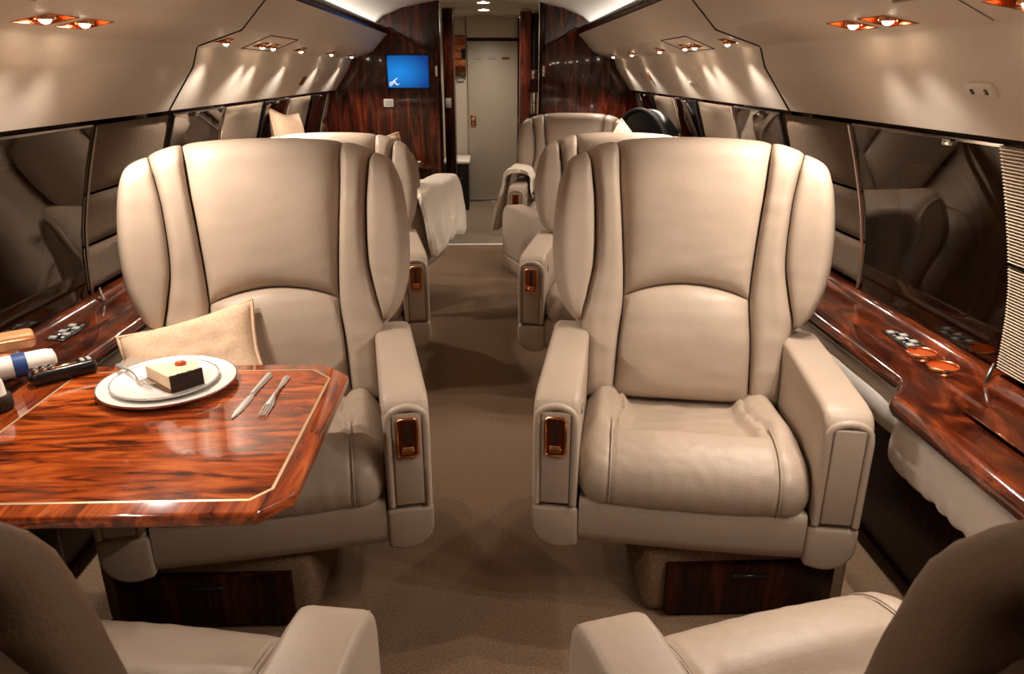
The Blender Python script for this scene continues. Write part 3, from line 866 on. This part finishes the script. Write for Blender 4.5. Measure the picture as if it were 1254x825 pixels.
def arm_rim(sx):
    xm = sx * (AX0 + AX1) / 2; hw = .0465
    pts = []
    for k in range(8): pts.append((xm - hw, -.357, .329 + k * (.555 - .329) / 7))
    for k in range(1, 10):
        th = PI - PI * k / 10; pts.append((xm + hw * math.cos(th) * (1 if True else 1), -.357 + .003, .565 + .032 * math.sin(th)))
    for k in range(8): pts.append((xm + hw, -.357, .555 - k * (.555 - .329) / 7))
    return tube(pts, .0095, 10)
def arm_front_panel(sx):
    xm = sx * (AX0 + AX1) / 2
    return box(xm - .036, xm + .036, -.3640, -.345, .332, .585, .005, 3)
def arm_base(sx):
    # front-view outline of the corner block below the arm, outer bottom corner well rounded
    o, i_ = AX1 + .002, AX0 - .004
    pts = [(i_, .319), (i_, .208), (i_ + .03, .200)] + [(o - .07 + .07 * math.sin(t), .268 - .07 * math.cos(t) + .0) for t in [k * PI / 2 / 7 for k in range(8)]] + [(o, .319)]
    return prism([(sx * x, z) for x, z in pts], 1, -.362, .33, bev=.010, seg=3, ang=50)
def ctrl_bezel(sx):
    xm = sx * (AX0 + AX1) / 2; bm = bmesh.new(); hw, z0, z1, y = .0245, .470, .572, -.3665
    pts = [(xm - hw, y, z0 + .006), (xm - hw, y, z1 - .006), (xm - hw + .006, y, z1), (xm + hw - .006, y, z1), (xm + hw, y, z1 - .006), (xm + hw, y, z0 + .006), (xm + hw - .006, y, z0), (xm - hw + .006, y, z0)]
    tube_bm(bm, pts, .0042, 8, True)
    return fin(bm)
def ctrl_plate(sx):
    xm = sx * (AX0 + AX1) / 2; return box(xm - .0235, xm + .0235, -.3655, -.36, .470, .572)
def ctrl_slot(sx):
    xm = sx * (AX0 + AX1) / 2; return box(xm - .004, xm + .004, -.3665, -.362, .495, .562, .001, 1)
def ctrl_lever(sx):
    xm = sx * (AX0 + AX1) / 2; bm = bmesh.new()
    tube_bm(bm, [(xm - .013, -.373, .498), (xm - .006, -.3745, .4965), (xm + .006, -.3745, .4965), (xm + .013, -.373, .498)], [.0055, .0062, .0062, .0055], 10)
    box_bm(bm, xm - .016, xm + .016, -.369, -.362, .476, .490, .002, 1)
    return fin(bm)
def arm_button(sx):
    x = sx * (AX0 - .001); bm = bmesh.new()
    box_bm(bm, x - .003, x + .003, -.27, -.255, .540, .567, .0025, 2)
    return fin(bm)
def arm_welt(sx):
    bm = bmesh.new()
    for xx in (AX1 - .016,):
        pts = [(sx * (xx + .009), -.355, .45), (sx * (xx + .009), -.352, .57), (sx * (xx + .007), -.338, .603), (sx * (xx + .006), -.305, .617), (sx * (xx + .006), -.1, .618), (sx * (xx + .006), .2, .613)]
        tube_bm(bm, pts, .0022, 6)
    return fin(bm)
def skirt():
    # front apron, slightly bowed, joins the arms' corner blocks
    bm = bmesh.new(); n = 22
    sec = [(-.345, .345), (-.352, .338), (-.356, .32), (-.355, .25), (-.348, .222), (-.330, .210), (-.25, .206), (.30, .210), (.31, .23), (.31, .345)]
    vs = grid_bm(bm, n, len(sec), lambda i, j: ((-.277 + .554 * i / (n - 1)), sec[j][0] - (.006 * (1 - (2 * i / (n - 1) - 1) ** 2) if j < 6 else 0), sec[j][1]), closev=True)
    bm.faces.new(vs[0]); bm.faces.new(vs[-1])
    return fin(bm, ang=50)
chair_n = 0
def make_chair(loc, rz, aisle, label, group=None, bscale=1.0, btilt=0.0, ped=(0, 0), seat_fwd=0.0, drop=0.0, plain=False):
    """aisle: +1/-1 local side that carries the recline control"""
    t = empty('armchair', (loc[0], loc[1], 0), rz)
    bk = empty('backrest_pivot')  # replaced below by the shell mesh
    bpy.data.objects.remove(bk)
    sh = link('backrest', cached('shell', back_shell), LEATHER, t)
    sh.scale = (1, 1, bscale); sh.location = (0, 0, .45 * (1 - bscale))
    if btilt:
        # tilt about the seat's rear edge (y .2, z .45)
        R = Matrix.Translation((0, .2, .45)) @ Matrix.Rotation(btilt, 4, 'X') @ Matrix.Translation((0, -.2, -.45)) @ Matrix.Translation((0, 0, .45 * (1 - bscale))) @ Matrix.Diagonal((1, 1, bscale, 1))
        sh.matrix_local = R
    link('headrest_panel', cached('hp', lambda: pillow_mesh(lambda z: -interp(CW, z), lambda z: interp(CW, z), .74, 1.27, .046, .012, 40, 48, 7, 10, .004, 1, zt=lambda x: 1.27, zb=arch_z)), LEATHER, sh)
    link('lumbar_panel', cached('lp', lambda: pillow_mesh(lambda z: -interp(CW, z), lambda z: interp(CW, z), .41, .76, .056, .03, 36, 30, 5, 5, .007, 2, zt=arch_z, zb=lambda x: .41)), LEATHER, sh)
    for sx in (1, -1):
        f = lambda sx=sx: pillow_mesh(lambda z: sx * (interp(CW, z) + .002), lambda z: sx * (interp(BO, z) - .001), .41, 1.255, .050, .012, 24, 72, 3.6, 14, .006, 3 + sx)
        link('bolster', cached(('bo', sx), f), LEATHER, sh)
        f = lambda sx=sx: pillow_mesh(lambda z: sx * (interp(BO, z) + .001), lambda z: sx * interp(WO, z), .648, 1.170, .042, .040, 26, 54, 4.5, 8, .003, 6 + sx)
        link('wing', cached(('wi', sx), f), LEATHER, sh)
    link('rear_welt', cached('rw', rear_welt), LEATHER_D, sh)
    se = link('seat_cushion', cached('seat', seat_mesh), LEATHER, t)
    se.location.y = -seat_fwd
    for sx in (1, -1): link('stitched_seam', cached(('sw', sx), lambda: seat_welt(sx)), LEATHER_D, se)
    for sx in (1, -1):
        a = link('armrest', cached(('arm', sx), lambda: arm_mesh(sx)), LEATHER, t)
        if sx != aisle: a.location.z = -drop
        if not plain:
            link('rim', cached(('rim', sx), lambda: arm_rim(sx)), LEATHER, a)
            link('front_panel', cached(('fp', sx), lambda: arm_front_panel(sx)), LEATHER_D, a)
        link('welt', cached(('aw', sx), lambda: arm_welt(sx)), LEATHER_D, a)
        if sx == aisle and not plain:
            link('control_plate', cached(('cp', sx), lambda: ctrl_plate(sx)), COPPER_D, a)
            link('control_bezel', cached(('cb', sx), lambda: ctrl_bezel(sx)), COPPER, a)
            link('control_slot', cached(('cs', sx), lambda: ctrl_slot(sx)), BLACKM, a)
            link('control_lever', cached(('cl', sx), lambda: ctrl_lever(sx)), COPPER, a)
            link('release_button', cached(('ab', sx), lambda: arm_button(sx)), CHROME, a)
        link('corner_block', cached(('bb', sx), lambda: arm_base(sx)), LEATHER_D, t)
    link('apron', cached('skirt', skirt), LEATHER_D, t)
    # pedestal stays square to the cabin
    M = Matrix.Rotation(-rz, 4, 'Z') @ Matrix.Translation((ped[0], ped[1], 0))
    front = -1 if math.cos(rz) > 0 else 1
    def ped_m(): return box(-.27, .27, -.30, .30, 0, .206, .03, 4)
    def dr_m(): return box(-.22, .22, -.012, .012, .012, .165, .004, 2)
    p = link('pedestal', cached('ped', ped_m), CARPET, t); p.matrix_local = M
    d = link('drawer_front', cached('drw', dr_m), ROSED, p); d.location = (0, front * .306, 0)
    h = link('drawer_pull', cached('drp', lambda: box(-.05, .05, -.006, .006, .128, .136, .002, 1)), BLACK, d); h.location = (0, front * .014, 0)
    tag(t, label, 'armchair', group)
    return t
chair_L = make_chair((-.572, 1.905), math.radians(10), 1, 'taupe leather armchair with a tan cushion, behind the set table', ped=(-.13, -.03))
chair_R = make_chair((.584, 1.90), math.radians(-10), -1, 'empty taupe leather armchair facing us beside the ledge with cup holders', ped=(.115, -.02))
chair_2R = make_chair((.613, 3.30), math.radians(-12), -1, 'second taupe armchair facing the camera, right behind the empty armchair', bscale=.86, btilt=math.radians(4), ped=(.1, 0))
chair_2L = make_chair((-.685, 3.37), math.radians(10), 1, 'taupe armchair right behind the one with the tan cushion', bscale=.86, btilt=math.radians(3), ped=(-.1, 0))
chair_3R = make_chair((.61, 5.31), math.radians(-10), -1, 'farthest taupe armchair before the plain rosewood bulkhead', bscale=.85, btilt=math.radians(2), ped=(.1, 0))
chair_4R = make_chair((.60, 4.15), math.radians(199), 1, 'taupe armchair facing the farthest armchair, its arm toward the aisle', bscale=.80, btilt=math.radians(10), ped=(.1, 0))
chair_4L = make_chair((-.725, 4.53), math.radians(167), -1, 'taupe armchair under the cream blanket, facing the screen bulkhead', bscale=.72, btilt=math.radians(13), ped=(-.1, 0))
chair_fR = make_chair((.612, .628), math.radians(194.5), 1, 'foreground taupe armchair facing the empty armchair, seen over its back', bscale=1.0, btilt=math.radians(6.5), ped=(.1, 0), seat_fwd=.09, drop=.17, plain=True)
chair_fL = make_chair((-.588, .62), math.radians(171.5), -1, 'foreground taupe armchair at the set table, seen over its back', bscale=1.0, btilt=math.radians(7), ped=(-.1, 0), seat_fwd=.09, drop=.17, plain=True)

# ------------------------------------------------------------------ cushions and blankets
def cushion_mesh(w, h, th, seed=0, n=28):
    bm = bmesh.new()
    def P(i, j, sg):
        u = -1 + 2 * i / (n - 1); v = -1 + 2 * j / (n - 1)
        pin = .10
        x = w / 2 * u * (1 - pin * (1 - abs(v) ** 1.5) * abs(u) ** 3 * 1.0 + .02); y = h / 2 * v * (1 - pin * (1 - abs(u) ** 1.5) * abs(v) ** 3)
        e = max(0, (1 - u ** 4)) ** .55 * max(0, (1 - v ** 4)) ** .55
        z = sg * th / 2 * e + .012 * noise.noise(Vector((u * 1.6 + seed, v * 1.6, sg))) * e + .006 * noise.noise(Vector((u * 5 + seed, v * 5, sg * 2))) * e
        return (x, y, z)
    f = {}; b = {}
    for i in range(n):
        for j in range(n):
            f[i, j] = bm.verts.new(P(i, j, 1))
            b[i, j] = f[i, j] if i in (0, n - 1) or j in (0, n - 1) else bm.verts.new(P(i, j, -1))
    for g in (f, b):
        for i in range(n - 1):
            for j in range(n - 1): bm.faces.new((g[i, j], g[i + 1, j], g[i + 1, j + 1], g[i, j + 1]))
    edge = [f[i, 0].co.copy() for i in range(n)] + [f[n - 1, j].co.copy() for j in range(1, n)] + [f[i, n - 1].co.copy() for i in range(n - 2, -1, -1)] + [f[0, j].co.copy() for j in range(n - 2, 0, -1)]
    return fin(bm, ang=80), edge
def cushion(loc, rot, w, h, th, label, seed=0, m=None):
    me, edge = cushion_mesh(w, h, th, seed)
    t = empty('throw_cushion', loc, rot=rot)
    link('cover', me, m or CUSHION, t)
    link('piping', tube(edge, .006, 6, True), m or CUSHION, t)
    tag(t, label, 'cushion')
    return t
cushion((-.80, 1.94, .575), (math.radians(55), math.radians(-14), math.radians(8)), .38, .30, .14, 'tan piped throw cushion on the armchair behind the plates', 1)
cushion((-.66, 4.37, .745), (math.radians(78), math.radians(12), math.radians(170)), .50, .50, .12, 'tan throw cushion, one corner showing over the armchair before the screen bulkhead', 2)
cushion((-1.13, 4.50, .885), (math.radians(80), math.radians(8), math.radians(76)), .34, .52, .10, 'tan striped cushion standing on the ledge against the window', 3)
cushion((.82, 4.30, .785), (math.radians(80), math.radians(42), math.radians(15)), .45, .45, .10, 'cream cushion, one corner showing above the second armchair by the window', 4, BLANKET)

def drape(name, chair, sx, y0, y1, zin, zout, flare, label, seed, lift=.012):
    """cloth laid over an armrest: inner side, over the top, down the outer side"""
    bm = bmesh.new(); nu, nv = 46, 60
    xm = sx * (AX0 + AX1) / 2
    path = [(AX0 - .03, zin), (AX0 - .022, .56), (AX0 - .008, .622), (AX0 + .03, .648), (AX1 - .03, .652), (AX1 + .012, .628), (AX1 + .028, .57), (AX1 + .040 + flare * .3, .42), (AX1 + .05 + flare, zout)]
    tx = [(i, p[0]) for i, p in enumerate(path)]; tz = [(i, p[1]) for i, p in enumerate(path)]
    def P(i, j, o):
        k = 8 * j / (nv - 1); y = y0 + (y1 - y0) * i / (nu - 1)
        x, z = interp(tx, k), interp(tz, k)
        f = noise.noise(Vector((y * 9 + seed, k * .55, seed))) * .030 + noise.noise(Vector((y * 22 + seed, k * .9, 3))) * .010
        amp = .35 + .65 * sm(4.5, 8, k)
        x += f * amp + (lift if k > 4 else -lift * .2); z += abs(f) * .5 * (1 - sm(5, 7, k)) + lift + o
        if k > 7: z += .05 * noise.noise(Vector((y * 5, seed, 9)))
        yy = y + .03 * noise.noise(Vector((k * .8, y * 3, seed + 2)))
        return (sx * (x + o * .5), yy, z)
    a = grid_bm(bm, nu, nv, lambda i, j: P(i, j, 0)); b = grid_bm(bm, nu, nv, lambda i, j: P(i, j, .028))
    for i in range(nu - 1):
        for j in (0, nv - 1): bm.faces.new((a[i][j], a[i + 1][j], b[i + 1][j], b[i][j]))
    for j in range(nv - 1):
        for i in (0, nu - 1): bm.faces.new((a[i][j], a[i][j + 1], b[i][j + 1], b[i][j]))
    t = link(name, fin(bm, ang=80), BLANKET)
    t.location = chair.location; t.rotation_euler = chair.rotation_euler
    tag(t, label, 'blanket')
    return t
drape('blanket', chair_4L, -1, -.44, .33, .47, .30, .0, 'thick cream blanket draped over an armrest before the screen bulkhead', 1.3, .05)
drape('blanket', chair_3R, -1, -.16, .22, .48, .22, .05, 'cream blanket draped over the arm of the farthest armchair', 5.1, .03)

# dark handset and tray on the farthest armchair
t = empty('black_handset', (.415, 5.03, .52), rot=(.2, .5, .6))
bm = bmesh.new(); tube_bm(bm, [(-.10, 0, .02), (-.06, 0, .045), (0, 0, .055), (.06, 0, .045), (.10, 0, .02)], [.022, .018, .016, .018, .022], 12)
link('grip', fin(bm), BLACK, t)
link('earpiece', lathe([(0, -.012), (.026, -.012), (.028, .01), (.015, .02), (0, .022)], 20, Matrix.Translation((-.10, 0, .012))), BLACK, t)
link('mouthpiece', lathe([(0, -.012), (.026, -.012), (.028, .01), (.015, .02), (0, .022)], 20, Matrix.Translation((.10, 0, .012))), BLACK, t)
tag(t, 'glossy black curved handset lying on the farthest armchair', 'handset')
t = empty('folding_tray', (.50, 5.36, .67), rot=(0, .1, -.2))
link('leaf', box(-.10, .10, -.10, .10, -.012, .012, .006, 2), LEDGEW, t); link('frame', box(-.104, .104, -.104, .104, -.022, -.010, .006, 2), BLACK, t)
tag(t, 'small dark wooden tray by the farthest armchair', 'tray')
# small side console against the screen bulkhead
t = empty('bulkhead_console', (-.55, 5.93, .55))
link('shelf', box(-.16, .13, -.09, .11, .09, .12, .008, 2), LEDGEW, t)
link('body', box(-.15, .11, -.07, .11, -.55, .09, .008, 2), ROSED, t)
link('ashtray', lathe([(0, .12), (.05, .12), (.055, .14), (.048, .142), (.04, .128), (0, .126)], 24, Matrix.Translation((.02, -.02, 0))), CHROME, t)
tag(t, 'small mahogany console with a chrome dish below the screen', 'console')
# black arched object by the right windows
form = empty('black_form', (1.06, 4.90, .635), rz=math.radians(17))  # unidentified dark arch, built as a dome-shaped stand-in
dome = [(-.44, 0), (.44, 0)] + [(.44 * math.cos(PI * k / 24), .04 + .455 * math.sin(PI * k / 24) ** .9) for k in range(25)]
link('body', prism(dome, 0, -.05, .05, bev=.02, seg=3, ang=60), BLACK, form)
link('front_plate', prism([(y * .55, z * .62 + .01) for y, z in dome], 0, -.062, -.045, bev=.006, seg=2, ang=60), PLATE_G, form)
link('strap', tube([(-.055, .44 * math.cos(PI * k / 24), .04 + .455 * math.sin(PI * k / 24) ** .9) for k in range(25)], .012, 8), BLACKM, form)
tag(form, 'black dome shaped object standing on the ledge by the far window', 'form')

# ------------------------------------------------------------------ the table
TZ = .66
t = empty('folding_table', (-.72, 1.41, TZ))
def tt(p, dz=0): return (p[0] + .72, p[1] - 1.41, dz)
OUT = [(-1.08, 1.075), (-.372, 1.075), (-.318, 1.138), (-.318, 1.672), (-.392, 1.752), (-1.08, 1.752)]
def inset(poly, d):
    n = len(poly); res = []
    for i in range(n):
        p0, p1, p2 = Vector(poly[i - 1]), Vector(poly[i]), Vector(poly[(i + 1) % n])
        e1 = (p1 - p0).normalized(); e2 = (p2 - p1).normalized()
        n1 = Vector((-e1.y, e1.x)); n2 = Vector((-e2.y, e2.x))
        b = (n1 + n2) / (1 + n1.dot(n2)); q = p1 + b * d
        res.append((q.x, q.y))
    return res
top = prism([(x + .72, y - 1.41) for x, y in OUT], 2, -.026, 0, bev=.006, seg=3, ang=40)
o = link('table_top', top, TABLEB, t)
def flat(poly, z, m, name, par, th=.0006):
    return link(name, prism([(x + .72, y - 1.41) for x, y in poly], 2, z - .004, z + th, ang=20), m, par)
I1 = inset(OUT, .040); I2 = inset(OUT, .046)
I1[0] = (-.985, I1[0][1]); I1[-1] = (-.985, I1[-1][1]); I2[0] = (-.979, I2[0][1]); I2[-1] = (-.979, I2[-1][1])
flat(I1, 0, BRASS, 'inlay', o, .0004)
# field of four veneer leaves with tight joints
xs0, xs1 = I2[0][0], I2[1][0]
half = [(I2[0][0], I2[0][1]), (-.70, I2[0][1]), (-.60, I2[-1][1]), (I2[-1][0], I2[-1][1])]
half2 = [(-.6995, I2[0][1])] + I2[1:5] + [(-.5995, I2[-1][1])]
flat(half, 0, TABLEW, 'veneer_leaf', o, .0009)
flat(half2, 0, TABLEW, 'veneer_leaf', o, .0009)
link('support_beam', box(-.38, .30, -.06, .06, -.075, -.026, .008, 2), BLACK, t)
link('underframe', box(-.36, .33, -.27, .27, -.042, -.026, .006, 2), BLACK, t)
link('slide_post', box(-.42, -.34, -.20, .20, -.64, -.03, .01, 2), ROSED, t)
tag(t, 'glossy flame mahogany folding table with a pale inlay line and cut corners', 'table')

# plates
def plate_disc(r, h, loc, label, cat, tilt=0):
    t = empty('dinner_plate' if r > .12 else 'dessert_plate', loc)
    pr = [(0, .003), (r * .55, .003), (r * .60, .0), (r * .64, .003), (r * .70, h * .45), (r * .97, h * .93), (r, h), (r * .995, h + .0025), (r * .96, h + .0015), (r * .70, h * .45 + .005), (r * .62, .0085), (0, .0075)]
    link('dish', lathe(pr, 72, ang=60), CHINA, t)
    link('rim_line', lathe([(r * .985, h + .0022), (r * 1.001, h + .0032), (r * 1.004, h + .0005), (r * .998, h - .002)], 72), CHINA_RIM, t)
    tag(t, label, cat)
    return t
PX, PY = -.727, 1.612
plate_disc(.153, .016, (PX, PY, TZ + .0012), 'large white dinner plate with a silver rim under the dessert plate', 'plate')
plate_disc(.122 - .004, .013, (PX - .003, PY - .006, TZ + .0112), 'smaller white dessert plate holding the slice of cake', 'plate')
# cake slice: wedge, tip towards the viewer's left
cz = TZ + .0205
t = empty('cake_slice', (-.692, 1.582, cz), rz=math.radians(17)); t.scale = (.86, .86, .9)
W = [(-.082, .062), (.002, -.072), (.075, -.035), (.066, .010)]
A, B, Cc, D = (-.062, .040), (-.008, -.070), (.066, -.030), (.055, .045)
def wedge(poly, z0, z1, bev): return prism(poly, 2, z0, z1, bev=bev, seg=2)
# body: tip at A, crust along B-Cc side, rear D
link('filling', wedge([(-.080, .048), (-.010, -.066), (.060, -.028), (.050, .050)], .010, .045, .003), CAKE, t)
link('crumb_base', wedge([(-.084, .046), (-.012, -.070), (.062, -.031), (.052, .052)], .0, .012, .002), CRUMB, t)
bm = bmesh.new(); n = 16
def crust(i, j):
    s = i / (n - 1); p = Vector((-.010, -.066)).lerp(Vector((.066, -.026)), s); q = Vector((.45, -.89)) * .006
    zz = (0, 0, .048, .048)[j] + (.003 * noise.noise(Vector((s * 9, j, 1))) if j > 1 else 0)
    o = (0, 1, 1, 0)[j]
    return (p.x + q.x * o + .002 * noise.noise(Vector((s * 14, j, 5))), p.y + q.y * o + .002 * noise.noise(Vector((s * 14, j, 2))), zz)
vs = grid_bm(bm, n, 4, crust, closev=True); bm.faces.new(vs[0]); bm.faces.new(vs[-1])
link('chocolate_crust', fin(bm, ang=50), CRUST, t)
bm = bmesh.new(); bmesh.ops.create_icosphere(bm, subdivisions=2, radius=.012, matrix=Matrix.Translation((.012, .020, .049)) @ Matrix.Diagonal((1.3, .9, .7, 1)))
link('berry', fin(bm), BERRY, t)
tag(t, 'slice of cream cake with dark chocolate crust on the dessert plate', 'cake')
for k, (x, y) in enumerate(((.0, 0), (.02, .006))): pass

# cutlery
def strip(pts, zs, ws, th, bm):
    """flat tapering bar: centre points, heights, widths"""
    rows = []
    for i, (p, z, w_) in enumerate(zip(pts, zs, ws)):
        a = Vector(pts[max(0, i - 1)]); b = Vector(pts[min(len(pts) - 1, i + 1)]); d = (b - a).normalized(); nrm = Vector((-d.y, d.x))
        q = Vector(p)
        rows.append([bm.verts.new((*(q + nrm * w_ / 2), z)), bm.verts.new((*(q + nrm * w_ / 4), z + th)), bm.verts.new((*(q - nrm * w_ / 4), z + th)), bm.verts.new((*(q - nrm * w_ / 2), z))])
    for r0, r1 in zip(rows, rows[1:]):
        for k in range(4): bm.faces.new((r0[k], r0[(k + 1) % 4], r1[(k + 1) % 4], r1[k]))
    bm.faces.new(rows[0][::-1]); bm.faces.new(rows[-1])
def line(a, b, ts): a, b = Vector(a), Vector(b); return [tuple(a + (b - a) * t_) for t_ in ts]
def knife(a, b, z, name, label):
    c = (Vector(a) + Vector(b)) / 2; t = empty(name, (c.x, c.y, z)); a = Vector(a) - c; b = Vector(b) - c
    bm = bmesh.new(); ts = [0, .04, .2, .42, .50]
    strip(line(b, a, ts), [0.002] * 5, [.014, .019, .016, .012, .012], .006, bm); link('handle', fin(bm), SILVER, t)
    bm = bmesh.new(); ts = [.5, .55, .7, .85, .95, 1.0]
    strip(line(b, a, ts), [.0015] * 6, [.010, .017, .019, .018, .012, .002], .002, bm); link('blade', fin(bm), SILVER, t)
    tag(t, label, 'knife')
def fork(a, b, z, label, name='table_fork', lift=0.0):
    """a = tines' tip, b = handle end"""
    c = (Vector(a) + Vector(b)) / 2; t = empty(name, (c.x, c.y, z)); a = Vector(a) - c; b = Vector(b) - c
    bm = bmesh.new(); ts = [0, .05, .2, .4, .55, .66, .74]
    strip(line(b, a, ts), [.001 + lift, .002 + lift, .002 + lift, .005 + lift * .7, .007 + lift * .3, .004, .0025], [.012, .018, .014, .007, .007, .018, .022], .003, bm)
    link('handle', fin(bm), SILVER, t)
    d = (a - b).normalized(); nrm = Vector((-d.y, d.x))
    for k in (-1.5, -.5, .5, 1.5):
        bm = bmesh.new(); s = b + (a - b) * .73 + nrm * k * .0058; e = a + nrm * k * .0058
        strip([tuple(s), tuple(s.lerp(e, .5)), tuple(e)], [.0025, .002, .005], [.0036, .0032, .0016], .002, bm)
        link('tine', fin(bm), SILVER, t)
    tag(t, label, 'fork')
knife((-.524, 1.437), (-.510, 1.676), TZ + .001, 'table_knife', 'silver table knife lying beside the fork on the mahogany table')
fork((-.462, 1.440), (-.464, 1.665), TZ + .001, 'silver table fork lying beside the knife on the mahogany table')
fork((-.738, 1.555), (-.868, 1.672), TZ + .026, 'silver dessert fork resting on the plate against the cake', 'dessert_fork', .008)

# black handset case, rolled paper with blue band, amber tumbler on the table and ledge
t = empty('cordless_handset', (-1.003, 1.676, TZ + .001), rz=math.radians(42))
link('body', box(-.072, .072, -.024, .024, 0, .034, .012, 4), BLACK, t)
link('speaker_plate', box(-.02, .030, -.014, .014, .033, .037, .002, 1), COPPER, t)
for i in range(3):
    for j in range(2): link('key', lathe([(0, .0), (.008, 0), (.008, .005), (.004, .007), (0, .007)], 12, Matrix.Translation((-.058 + i * .018, -.010 + j * .02, .033))), CHROME, t)
for i in range(2): link('key', box(.040 + i * .014, .049 + i * .014, -.012, .012, .033, .037, .001, 1), PLATE_G, t)
tag(t, 'chunky black handset with silver keys lying on the table', 'handset')
t = empty('paper_roll', (-1.16, 1.65, TZ + .030), rz=math.radians(38))
def roll_m():
    bm = bmesh.new(); tube_bm(bm, [(-.15, 0, 0), (-.147, 0, 0), (.12, 0, 0), (.135, 0, 0), (.140, 0, 0)], [.026, .028, .028, .024, .012], 28); return fin(bm, ang=30)
link('roll', roll_m(), PAPER, t)
bm = bmesh.new(); tube_bm(bm, [(.048, 0, 0), (.049, 0, 0), (.076, 0, 0), (.077, 0, 0)], [.0282, .0295, .0295, .0282], 28)
link('band', fin(bm), BLUEBAND, t)
tag(t, 'white paper roll with a blue band at the table end by the window', 'roll')
t = empty('tumbler', (-1.205, 1.775, .628))
link('glass', lathe([(0, 0), (.030, 0), (.033, .004), (.038, .085), (.036, .085), (.031, .010), (0, .010)], 36), GLASS, t)
link('liquor', lathe([(0, .011), (.0305, .011), (.0335, .05), (0, .05)], 36), AMBER, t)
tag(t, 'clear tumbler with amber drink standing on the ledge', 'glass')
t = empty('amber_case', (-1.17, 1.72, TZ + .050), rz=math.radians(35))
link('body', box(-.09, .075, -.03, .03, .008, .045, .010, 3), AMBER, t); link('lid_band', box(-.092, .077, -.032, .032, .030, .036, .003, 1), COPPER_D, t)
tag(t, 'tan leather case lying above the white paper roll', 'case')
t = empty('cream_jar', (-1.055, 1.50, TZ + .001))
link('jar', lathe([(0, 0), (.026, 0), (.030, .006), (.030, .020), (.024, .030), (.022, .062), (.019, .070), (0, .070)], 32), PAPER, t)
link('foot_band', lathe([(.0305, .001), (.033, .004), (.033, .030), (.028, .036), (.0245, .034)], 32), CRUST, t)
tag(t, 'small cream bottle with a dark foot at the table edge', 'bottle')
